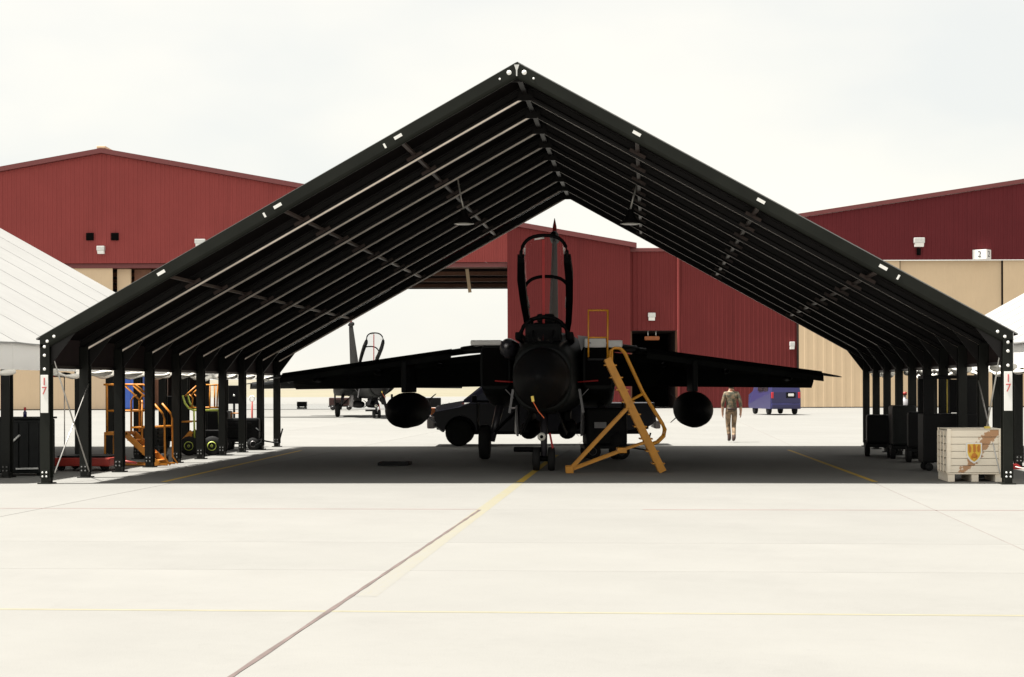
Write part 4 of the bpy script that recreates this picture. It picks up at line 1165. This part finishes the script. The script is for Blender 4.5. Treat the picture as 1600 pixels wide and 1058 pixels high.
# five fingers a hand, slightly curled
for h, w in (('hl', 'wl'), ('hr', 'wr')):
    s = -1 if h == 'hl' else 1
    hx_, hy_, hz_ = J[h]
    for i, (dy, ln) in enumerate(((-.033, .065), (-.012, .078), (.010, .074), (.030, .058))):
        a, b_ = f'{h}a{i}', f'{h}b{i}'
        J[a] = (hx_, hy_ + dy, hz_ - .045 - ln * .5); J[b_] = (hx_ - s * .02, hy_ + dy, hz_ - .045 - ln)
        RAD[a] = (.010, .010); RAD[b_] = (.008, .008); ed += [(h, a), (a, b_)]
    J[h + 't'] = (hx_ - s * .02, hy_ + .058, hz_ - .01); J[h + 'u'] = (hx_ - s * .025, hy_ + .068, hz_ - .05)
    RAD[h + 't'] = (.012, .012); RAD[h + 'u'] = (.009, .009); ed += [(h, h + 't'), (h + 't', h + 'u')]
keys = list(J)
me = bpy.data.meshes.new('body_cage')
me.from_pydata([J[k] for k in keys], [(keys.index(a), keys.index(b_)) for a, b_ in ed], [])
ob = bpy.data.objects.new('body_cage', me); COL.objects.link(ob)
sk = ob.modifiers.new('skin', 'SKIN'); sk.use_smooth_shade = True
for i, k in enumerate(keys):
    me.skin_vertices[0].data[i].radius = RAD[k]
    me.skin_vertices[0].data[i].use_root = (k == 'pel')
sb = ob.modifiers.new('sub', 'SUBSURF'); sb.levels = 1; sb.render_levels = 1
bpy.context.view_layer.update()
bme = bpy.data.meshes.new_from_object(ob.evaluated_get(bpy.context.evaluated_depsgraph_get()))
bpy.data.objects.remove(ob)
bme.materials.clear()
for m in (M_CAMO, M_TROUS, M_BOOT, M_SKIN, M_HAIR): bme.materials.append(m)
for p in bme.polygons:
    c_ = p.center; p.use_smooth = True
    arm = abs(c_.x) > 0.17 and c_.z < 1.4
    if c_.z < 0.25: i = 2
    elif arm and c_.z < 1.06: i = 3
    elif not arm and c_.z < 0.98: i = 1
    elif c_.z > 1.52: i = 4 if (c_.z > 1.74 or (c_.y < 0.02 and c_.z > 1.62)) else 3
    else: i = 0
    p.material_index = i
link('body', bme, per)
MB().lathe([(0.168, 0.965), (0.172, 0.985), (0.172, 1.015), (0.168, 1.03)], 20, 'z', (0, 0, 0), squash=0.78).build('belt', M_BOOT, per)
MB().lathe([(0.106, 1.715), (0.108, 1.78), (0.095, 1.835), (0.0, 1.85)], 18, 'z', (0, 0.045, 0), squash=1.1).build('field_cap', M_CAMO, per)

# ================================================================== CRATE WITH SHIELD
cf = ground_at(1481, 753)
crate = thing('wooden_crate', 'pale plank crate with brown camouflage streaks and yellow shield beside the right front post', 'crate', (cf.x, cf.y, 0), -SH_A)
CW, CD, CH = 0.93, 0.98, 0.90
for x in (0.0, CW / 2 - 0.06, CW - 0.12):
    MB().cbox((x, 0.0, 0.0), (x + 0.12, CD, 0.13), 0.008).build('pallet_runner', M_WOOD, crate)
MB().cbox((-0.01, -0.01, 0.132), (CW + 0.01, CD + 0.01, 0.155), 0.004).build('pallet_deck', M_WOOD, crate)
nb = 6
ph = (CH - 0.16) / nb
for i in range(nb):
    z0 = 0.158 + i * ph
    MB().cbox((0.015, 0.0, z0 + 0.004), (CW - 0.015, 0.022, z0 + ph - 0.004), 0.004).build('plank', M_WOODB, crate)
    MB().cbox((0.015, CD - 0.022, z0 + 0.004), (CW - 0.015, CD, z0 + ph - 0.004), 0.004).build('plank', M_WOOD, crate)
    for x in (0.0, CW - 0.022):
        MB().cbox((x, 0.024, z0 + 0.010), (x + 0.022, CD - 0.024, z0 + ph - 0.010), 0.004).build('plank', M_WOODB, crate)
for x in (0.0, CW - 0.05):
    for y in (-0.018, CD - 0.03):
        MB().cbox((x - 0.012 + (0.0), y, 0.16), (x + 0.06 - 0.006, y + 0.048 - 0.032, CH + 0.02), 0.004).build('corner_batten', M_WOOD, crate)
for y in (0.03, 0.34, 0.65, 0.92):
    MB().cbox((-0.02, y, 0.158), (-0.002, y + 0.04, CH - 0.03), 0.004).build('side_batten', M_WOOD, crate)
MB().cbox((0.0, 0.0, CH + 0.002), (CW, CD, CH + 0.02), 0.004).build('lid', M_WOOD, crate)
MB().cbox((CW - 0.30, -0.01, CH + 0.022), (CW - 0.20, 0.06, CH + 0.06), 0.01).build('lid_latch', M_YTAG, crate)
def shield(w, h, cx, cz, y0, y1, m, name, par):
    pts = [(-w / 2, h * .42), (w / 2, h * .42), (w / 2, -h * .05), (w * .42, -h * .25), (w * .25, -h * .43), (0, -h * .55), (-w * .25, -h * .43), (-w * .42, -h * .25), (-w / 2, -h * .05)]
    return MB().prism([(cx + a, cz + b_) for a, b_ in pts], 'y', y0, y1).build(name, m, par)
em = shield(0.27, 0.37, 0.445, 0.52, -0.026, -0.002, M_WHITE, 'shield_emblem', crate)
shield(0.225, 0.315, 0.445, 0.523, -0.030, -0.0265, M_SHY, 'shield_field', em)
for pts in ([(0.425, 0.64), (0.447, 0.66), (0.47, 0.63), (0.475, 0.53), (0.455, 0.50), (0.43, 0.52)],
            [(0.345, 0.645), (0.375, 0.645), (0.40, 0.58), (0.39, 0.52), (0.36, 0.50), (0.345, 0.55)],
            [(0.54, 0.645), (0.515, 0.645), (0.495, 0.60), (0.50, 0.53), (0.53, 0.51), (0.545, 0.55)],
            [(0.38, 0.46), (0.41, 0.44), (0.425, 0.39), (0.445, 0.37), (0.40, 0.395)],
            [(0.51, 0.46), (0.48, 0.44), (0.465, 0.39), (0.447, 0.37), (0.49, 0.395)]):
    MB().prism(pts, 'y', -0.034, -0.0305).build('emblem_charge', M_SHO, em)
MB().lathe([(0.022, -0.034), (0.045, -0.034), (0.045, -0.0305), (0.022, -0.0305)], 16, 'y', (0.447, 0, 0.455)).build('emblem_ring', M_SHO, em)

# ================================================================== GROUND EQUIPMENT
def cart(name, label, cat, p, rz, L, W, H, m, wheel_r=0.2, hub=None, extras=None, z0=None, group=None):
    """wheeled equipment cart: chassis, housing, louvres, wheels, tow bar"""
    o = thing(name, label, cat, (p.x, p.y, 0), rz, group)
    zb = wheel_r * 1.3 if z0 is None else z0
    MB().cbox((-L / 2, -W / 2, zb), (L / 2, W / 2, zb + 0.08), 0.02).build('chassis', M_DARKG, o)
    bd = MB().cbox((-L / 2 + 0.05, -W / 2 + 0.03, zb + 0.082), (L / 2 - 0.05, W / 2 - 0.03, H), 0.06).build('housing', m, o)
    for i in range(4):
        MB().cbox((-L * 0.28, -W / 2 + 0.005, zb + 0.2 + i * 0.09), (L * 0.28, -W / 2 + 0.028, zb + 0.25 + i * 0.09), 0.006).build('louvre', M_DARKG, bd)
    for x in (-L * 0.32, L * 0.32):
        for y in (-W / 2 + 0.05, W / 2 - 0.05):
            t = MB().lathe([(wheel_r * .5, -0.06), (wheel_r, -0.05), (wheel_r, 0.05), (wheel_r * .5, 0.06)], 18, 'y', (x, y, wheel_r)).build('wheel', M_RUBBER, o)
            MB().lathe([(0, -0.05), (wheel_r * .5, -0.062), (wheel_r * .5, 0.062), (0, 0.05)], 14, 'y', (x, y, wheel_r)).build('hub', hub or M_RIM, t)
    MB().tube([(L / 2, 0, zb + 0.03), (L / 2 + 0.45, 0, zb - 0.05), (L / 2 + 0.55, 0, zb + 0.35)], 0.022, 8).build('tow_bar', m, o)
    return o

# dark cabinet at the left edge
p = ground_at(30, 744)
cb = thing('equipment_cabinet', 'dark green tool cabinet with silver latch at the left edge', 'cabinet', (p.x, p.y, 0), -SH_A)
MB().cbox((-0.62, 0.03, 0.05), (0.40, 0.85, 1.08), 0.03).build('housing', M_DARKGR, cb)
for i in range(5):
    MB().cbox((-0.58 + i * 0.195, 0.0, 0.10), (-0.58 + i * 0.195 + 0.17, 0.028, 1.02), 0.01).build('door_panel', M_DARKGR, cb)
MB().cbox((-0.65, -0.01, 1.082), (0.43, 0.88, 1.12), 0.01).build('lid', M_DARKGR, cb)
MB().bar((-0.16, -0.02, 0.62), (0.02, -0.02, 0.78), 0.05, 0.03).build('latch', M_GALV, cb)
MB().bar((-0.05, -0.03, 0.14), (0.38, -0.03, 0.15), 0.03, 0.03).build('kick_bar', M_GALV, cb)
for x in (-0.55, 0.3):
    for y in (0.1, 0.75):
        MB().cbox((x, y, 0.0), (x + 0.1, y + 0.08, 0.049), 0.005).build('foot', M_DARKG, cb)
p2 = at(39, 633, p.y + 0.4)
sp = thing('spray_bottle', 'small red topped bottle standing on the dark cabinet', 'bottle', (p2.x, p.y + 0.4, 1.12))
MB().lathe([(0.0, 0.0), (0.035, 0.0), (0.035, 0.09), (0.015, 0.12)], 12).build('bottle_body', M_VAN, sp)
MB().lathe([(0.016, 0.12), (0.024, 0.13), (0.024, 0.18), (0.0, 0.19)], 10).build('cap', M_REDTAG, sp)

# dark ellipse, read as a wing tip, built as a disc on a pole
p = ground_at(101, 728)
fl = thing('dark_disc_stand', 'round black disc on slim pole standing in for a wing tip behind the left front post', 'lamp', (p.x, p.y, 0))
zt = at(101, 588, p.y).z
MB().lathe([(0.0, 0.0), (0.16, 0.0), (0.16, 0.025), (0.02, 0.05)], 16).build('base', M_DARKG, fl)
MB().tube([(0, 0, 0.04), (0, 0, zt)], 0.012, 8).build('pole', M_ROD, fl)
MB().lathe([(0.215, zt), (0.20, zt + 0.03), (0.10, zt + 0.075), (0.0, zt + 0.09)], 22).build('shade', M_DARKG, fl)
MB().lathe([(0.0, zt - 0.03), (0.12, zt - 0.022), (0.20, zt - 0.004), (0.0, zt - 0.002)], 22).build('bowl', M_DARKG, fl)
MB().cbox((-0.235, -0.04, zt - 0.02), (-0.17, 0.04, zt + 0.05), 0.015).build('red_knob', M_REDTAG, fl)

# red low trolley
p = ground_at(122, 737)
tr = thing('low_trolley', 'low red flatbed trolley on the ground between the first two left posts', 'trolley', (p.x, p.y + 0.1, 0), -SH_A)
MB().cbox((-0.55, 0.0, 0.10), (0.62, 1.1, 0.27), 0.03).build('bed', M_REDEQ, tr)
MB().cbox((-0.48, 0.06, 0.272), (0.55, 1.04, 0.31), 0.02).build('deck_mat', M_DARKG, tr)
for x in (-0.42, 0.48):
    for y in (0.12, 0.98):
        MB().lathe([(0, -0.04), (0.08, -0.04), (0.095, 0), (0.08, 0.04), (0, 0.04)], 14, 'y', (x, y, 0.095)).build('wheel', M_RUBBER, tr)
MB().tube([(0.62, 0.55, 0.2), (1.0, 0.55, 0.14)], 0.025, 8).build('tow_bar', M_REDEQ, tr)

# orange access stairs
p = ground_at(205, 729)
SY = p.y + 0.2
stv = thing('access_stairs', 'orange tubular access stairs with guard rails behind the third left post', 'stairs', (p.x, SY, 0))
def sp_(px, py, dy=0.0):
    q = at(px, py, SY); return Vector((q.x, SY + dy, max(q.z, 0.02)))
for dy in (0.0, 0.75):
    for pts, name in (([sp_(167, 602, dy), sp_(167.5, 678, dy)], 'guard_post'), ([sp_(164, 676, dy), sp_(164, 726, dy)], 'leg'),
                      ([sp_(162, 601, dy), sp_(178, 601, dy)], 'guard_rail'), ([sp_(194, 601, dy), sp_(211, 601, dy), sp_(226, 613, dy)], 'guard_rail'),
                      ([sp_(195, 602, dy), sp_(224, 631, dy)], 'guard_rail'), ([sp_(167, 642, dy), sp_(225, 642, dy)], 'guard_rail'),
                      ([sp_(222, 625, dy), sp_(222, 690, dy)], 'guard_post'), ([sp_(205, 676, dy), sp_(205, 626, dy), sp_(209, 619, dy), sp_(214, 618, dy)], 'guard_post'),
                      ([sp_(205, 668, dy), sp_(258, 667, dy)], 'guard_rail'), ([sp_(241, 631, dy), sp_(254, 646, dy), sp_(257, 655, dy), sp_(258, 716, dy), sp_(266, 727, dy)], 'handrail'),
                      ([sp_(164, 726, dy), sp_(262, 726, dy)], 'base_rail')):
        MB().tube(pts, 0.022, 8).build(name, M_ORANGE, stv, world=True)
    MB().bar(sp_(196, 678, dy), sp_(247, 726, dy), 0.04, 0.12, up=(1, 0, 0.5)).build('stringer', M_ORANGE, stv, world=True)
a = sp_(163, 675); b_ = sp_(200, 680)
MB().cbox((a.x, SY - 0.02, b_.z), (b_.x, SY + 0.77, a.z), 0.01).build('platform', M_ORANGE, stv, world=True)
for i in range(4):
    q = sp_(205 + i * 11.5, 688 + i * 10.8)
    MB().cbox((q.x - 0.09, SY + 0.02, q.z - 0.012), (q.x + 0.09, SY + 0.73, q.z + 0.012), 0.004).build('tread', M_ORANGE, stv, world=True)
for px in (172, 240):
    q = sp_(px, 715)
    MB().lathe([(0, -0.05), (0.10, -0.05), (0.12, -0.02), (0.12, 0.02), (0.10, 0.05), (0, 0.05)], 16, 'y', (q.x, SY + 0.9, 0.12)).build('wheel', M_RUBBER, stv, world=True)
# dark unit standing behind the stairs
p = ground_at(214, 720)
cart('power_cart', 'black ground power cart behind the orange stairs', 'cart', Vector((p.x, p.y + 1.3, 0)), R(88), 0.9, 0.55, 0.72, M_DARKG, 0.16)
p = ground_at(268, 700)
oc = cart('oxygen_cart', 'tall black service cart between the fourth and fifth left posts', 'cart', p, R(85), 0.7, 0.5, 1.45, M_DARKG, 0.15)

# lime wheeled stand with orange guard rail
p = ground_at(303, 712)
WY = p.y + 0.1
lw = thing('work_stand', 'lime yellow work stand with orange rails and a lime wheel hub, left posts', 'stand', (p.x, WY, 0))
def wp(px, py, dy=0.0):
    q = at(px, py, WY); return Vector((q.x, WY + dy, max(q.z, 0.02)))
for dy in (0.0, 0.6):
    MB().tube([wp(285, 618, dy), wp(289, 630, dy), wp(295, 638, dy), wp(302, 641, dy), wp(347, 641, dy)], 0.026, 8).build('lime_rail', M_LIME, lw, world=True)
    MB().tube([wp(303, 642, dy), wp(304, 686, dy)], 0.024, 8).build('lime_post', M_LIME, lw, world=True)
    MB().tube([wp(342, 642, dy), wp(342.5, 675, dy)], 0.02, 8).build('lime_post', M_LIME, lw, world=True)
    for pts in ([wp(289, 619, dy), wp(307, 603, dy)], [wp(296, 616, dy), wp(301, 622, dy), wp(300, 637, dy)], [wp(322, 601.5, dy), wp(343, 601.5, dy)], [wp(340, 601, dy), wp(339, 637, dy)], [wp(328, 602, dy), wp(328, 637, dy)], [wp(294, 637, dy), wp(345, 637, dy)], [wp(284, 659, dy), wp(300, 659, dy)]):
        MB().tube(pts, 0.02, 8).build('orange_rail', M_ORANGE, lw, world=True)
    MB().bar(wp(285, 690, dy), wp(300, 674, dy), 0.03, 0.10).build('orange_brace', M_ORANGE, lw, world=True)
a = wp(288, 690)
for px in (297, 333):
    for dy in (-0.1, 0.7):
        q = wp(px, 700)
        t = MB().lathe([(0.11, -0.07), (0.22, -0.06), (0.24, -0.03), (0.24, 0.03), (0.22, 0.06), (0.11, 0.07)], 20, 'y', (q.x, WY + dy, 0.24)).build('wheel', M_RUBBER, lw, world=True)
        hb = MB().lathe([(0, -0.062), (0.03, -0.075), (0.04, -0.06), (0.115, -0.073), (0.12, 0.07), (0, 0.06)], 16, 'y', (q.x, WY + dy, 0.24)).build('hub', M_LIME, t)
        hb.location = -Vector(lw.location)
MB().cbox((wp(300, 690).x, WY, 0.24), (wp(345, 690).x, WY + 0.6, 0.62), 0.03).build('housing', M_DARKG, lw, world=True)

p = ground_at(326, 706)
cart('hydraulic_rig', 'black hydraulic rig behind the lime work stand', 'cart', Vector((p.x, p.y + 1.6, 0)), R(90), 0.9, 0.62, 1.05, M_DARKG, 0.18)
p = ground_at(376, 703)
gc = cart('generator_cart', 'low black generator cart with hose beside the eighth left post', 'cart', p, R(4), 1.15, 0.7, 0.86, M_DARKG, 0.17)
MB().tube([(0.45, -0.36, 0.6), (0.62, -0.4, 0.45), (0.60, -0.42, 0.22), (0.42, -0.42, 0.12)], 0.02, 8).build('hose', M_DARKGR, gc)
MB().tube([(-0.25, 0, 0.86), (-0.25, 0, 0.99), (-0.02, 0, 0.99), (-0.02, 0, 0.86)], 0.02, 8).build('lifting_frame', M_ORANGE, gc)
p = ground_at(394, 690)
mp = thing('marker_pole', 'slim red pole with a white ring top, past the left posts', 'pole', (p.x, p.y, 0))
zt = at(394, 623, p.y).z
MB().lathe([(0.0, 0.0), (0.15, 0.0), (0.15, 0.04), (0.03, 0.07)], 14).build('base', M_DARKG, mp)
MB().tube([(0, 0, 0.05), (0, 0, zt - 0.09)], 0.028, 8).build('pole', M_REDEQ, mp)
ring = [Vector((0.08 * math.cos(t * math.pi / 8), 0, zt + 0.08 * math.sin(t * math.pi / 8))) for t in range(17)]
MB().tube(ring, 0.022, 8).build('ring', M_WHITE, mp)
# post-mounted box near the seventh gap
p = ground_at(366, 694)
sb_ = thing('switch_box', 'black electrical switch box on a stand between the seventh and eighth left posts', 'box', (p.x, p.y, 0))
MB().cbox((-0.16, -0.14, 0), (0.16, 0.14, 0.03), 0.008).build('base', M_DARKG, sb_)
MB().cbox((-0.03, -0.03, 0.03), (0.03, 0.03, 1.3), 0.006).build('pole', M_DARKG, sb_)
MB().cbox((-0.17, -0.10, 1.2), (0.19, 0.10, 1.75), 0.02).build('enclosure', M_DARKG, sb_)
MB().lathe([(0, -0.115), (0.03, -0.115), (0.03, -0.10)], 10, 'y', (0.02, 0, 1.45)).build('dial', M_GALV, sb_)

# blue container by the hangar doors
p = at(204, 637, 131.0)
bc = thing('storage_container', 'tall blue storage container by the left hangar doors', 'container', (p.x, 131.0, 0))
MB().cbox((-0.62, 0, 0.12), (0.62, 2.4, 3.0), 0.04).build('shell', M_BLUEC, bc)
for x in (-0.605, 0.01):
    MB().cbox((x, -0.05, 0.2), (x + 0.595, -0.002, 2.92), 0.03).build('door', M_BLUEC, bc)
for x in (-0.5, 0.42):
    MB().cbox((x, 0.1, 0), (x + 0.12, 2.3, 0.118), 0.01).build('skid', M_DARKG, bc)
# dark crate on the far apron
p = ground_at(471, 636)
dc = thing('equipment_case', 'small black case lying alone on the far apron', 'case', (p.x, p.y, 0))
MB().cbox((-0.42, 0, 0.03), (0.42, 0.7, 0.42), 0.04).build('case_body', M_DARKG, dc)
MB().cbox((-0.43, -0.01, 0.425), (0.43, 0.71, 0.47), 0.02).build('lid', M_DARKG, dc)
for x in (-0.35, 0.25): MB().cbox((x, 0.05, 0), (x + 0.1, 0.65, 0.029), 0.005).build('foot', M_DARKG, dc)

# gear round the distant jet
for px, py, L, H, m, lab in ((533, 641, 1.9, 0.95, M_DKRED, 'dark brown tow cart beside the distant jet'), (676, 642, 1.3, 0.95, M_DARKG, 'black service cart right of the distant jet')):
    p = ground_at(px, py)
    cart('service_cart', lab, 'cart', p, R(5), L, 0.9, H, m, 0.2)

# dark ground gear standing behind the ladder, below the intake
p = ground_at(945, 717)
pc = cart('cooling_cart', 'black cooling air cart behind the yellow ladder below the jet', 'cart', p, R(6), 1.05, 0.8, 1.18, M_DARKG, 0.19)
MB().tube([(-0.45, -0.3, 0.9), (-0.75, -0.25, 0.7), (-0.95, -0.1, 0.95), (-1.05, 0.1, 1.3)], 0.07, 10).build('air_hose', M_DARKG, pc)
MB().cbox((-0.30, -0.425, 0.72), (-0.02, -0.385, 0.86), 0.01).build('gauge_panel', M_JETG, pc)
# drip tray under the wing
p = ground_at(617, 727)
dt = thing('drip_tray', 'flat dark drip tray on the shaded floor below the left wing', 'tray', (p.x, p.y, 0), R(-3))
MB().cbox((-0.32, -0.3, 0.008), (0.32, 0.3, 0.018), 0.004).build('tray_base', M_DARKG, dt)
for a, b_ in (((-0.32, -0.3), (0.32, -0.3)), ((-0.32, 0.3), (0.32, 0.3)), ((-0.32, -0.3), (-0.32, 0.3)), ((0.32, -0.3), (0.32, 0.3))):
    MB().bar((*a, 0.04), (*b_, 0.04), 0.012, 0.06).build('rim', M_DARKG, dt)

# right side gear
p = ground_at(1513, 742)
rk = thing('rack_trolley', 'black open rack trolley standing behind the camouflaged crate', 'trolley', (p.x, p.y + 1.4, 0), -SH_A)
for x in (-0.40, 0.40):
    for y in (0.0, 0.6):
        MB().cbox((x - 0.11 if x < 0 else x - 0.07, y - 0.03, 0.16), (x + 0.09 if x < 0 else x + 0.11, y + 0.03, 1.86), 0.01).build('upright', M_DARKG, rk)
        MB().lathe([(0, -0.03), (0.07, -0.03), (0.08, 0), (0.07, 0.03), (0, 0.03)], 14, 'y', (x, y, 0.08)).build('wheel', M_RUBBER, rk)
MB().cbox((-0.52, -0.05, 0.17), (0.52, 0.65, 1.12), 0.03).build('housing', M_DARKG, rk)
MB().cbox((-0.52, -0.04, 1.80), (0.52, 0.64, 1.87), 0.02).build('top_shelf', M_DARKG, rk)
MB().cbox((-0.02, -0.06, 1.14), (0.24, 0.03, 1.79), 0.01).build('back_panel', M_DARKG, rk)
MB().tube([(-0.06, -0.05, 1.13), (-0.06, -0.05, 1.79)], 0.012, 6).build('strap', M_YTAG, rk)

p = ground_at(1452, 722)
ex = thing('fire_extinguisher', 'red wheeled fire extinguisher left of the black rack trolley', 'extinguisher', (p.x, p.y, 0))
MB().lathe([(0.0, 0.12), (0.12, 0.13), (0.14, 0.2), (0.14, 0.85), (0.10, 0.97), (0.04, 1.02)], 18).build('cylinder', M_REDEQ, ex)
MB().lathe([(0.141, 0.55), (0.143, 0.56), (0.143, 0.68), (0.141, 0.69)], 18).build('label_band', M_JETG, ex)
for x in (-0.17, 0.17):
    MB().lathe([(0, -0.03), (0.11, -0.03), (0.13, 0), (0.11, 0.03), (0, 0.03)], 16, 'x', (x, 0.1, 0.13)).build('wheel', M_RUBBER, ex)
MB().tube([(-0.1, 0.14, 0.2), (-0.1, 0.2, 1.15), (0.1, 0.2, 1.15), (0.1, 0.14, 0.2)], 0.015, 8).build('push_frame', M_DARKG, ex)

for px, py, L, W, H, m, rz, nm, lab, cat in (
        (1375, 712, 1.3, 0.7, 0.98, M_DARKG, 80, 'ground_heater', 'black ground heater behind the farthest right posts', 'heater'),
        (1410, 716, 1.1, 0.6, 1.22, M_DARKGR, 84, 'air_compressor', 'black air compressor cart between the middle right posts', 'compressor'),
        (1436, 722, 0.8, 0.55, 1.10, M_DARKG, 80, 'tool_trolley', 'black tool trolley left of the red extinguisher', 'trolley')):
    p = ground_at(px, py)
    cart(nm, lab, cat, p, R(rz), L, W, H, m, 0.17)
p = ground_at(1424, 700)
wc = thing('gas_bottle', 'pale grey gas bottle standing behind the middle right posts', 'bottle', (p.x, p.y + 0.8, 0))
MB().lathe([(0.0, 0.0), (0.13, 0.0), (0.14, 0.03), (0.14, 1.15), (0.09, 1.3), (0.035, 1.34), (0.035, 1.42), (0.0, 1.43)], 18).build('cylinder', M_JETG, wc)
MB().lathe([(0.05, 1.42), (0.06, 1.43), (0.06, 1.5), (0.0, 1.51)], 12).build('valve_cap', M_REDEQ, wc)

p = ground_at(1585, 733)
ck = thing('wheel_chock', 'red wedge chock on the ground at the right edge', 'chock', (p.x, p.y, 0))
MB().prism([(-0.17, 0.0), (0.17, 0.0), (0.06, 0.10), (-0.06, 0.10)], 'y', -0.07, 0.07).build('wedge', M_REDTAG, ck)
MB().tube([(0, -0.07, 0.05), (0.12, -0.12, 0.02), (0.3, -0.1, 0.015)], 0.012, 6).build('rope', M_ROLL, ck)
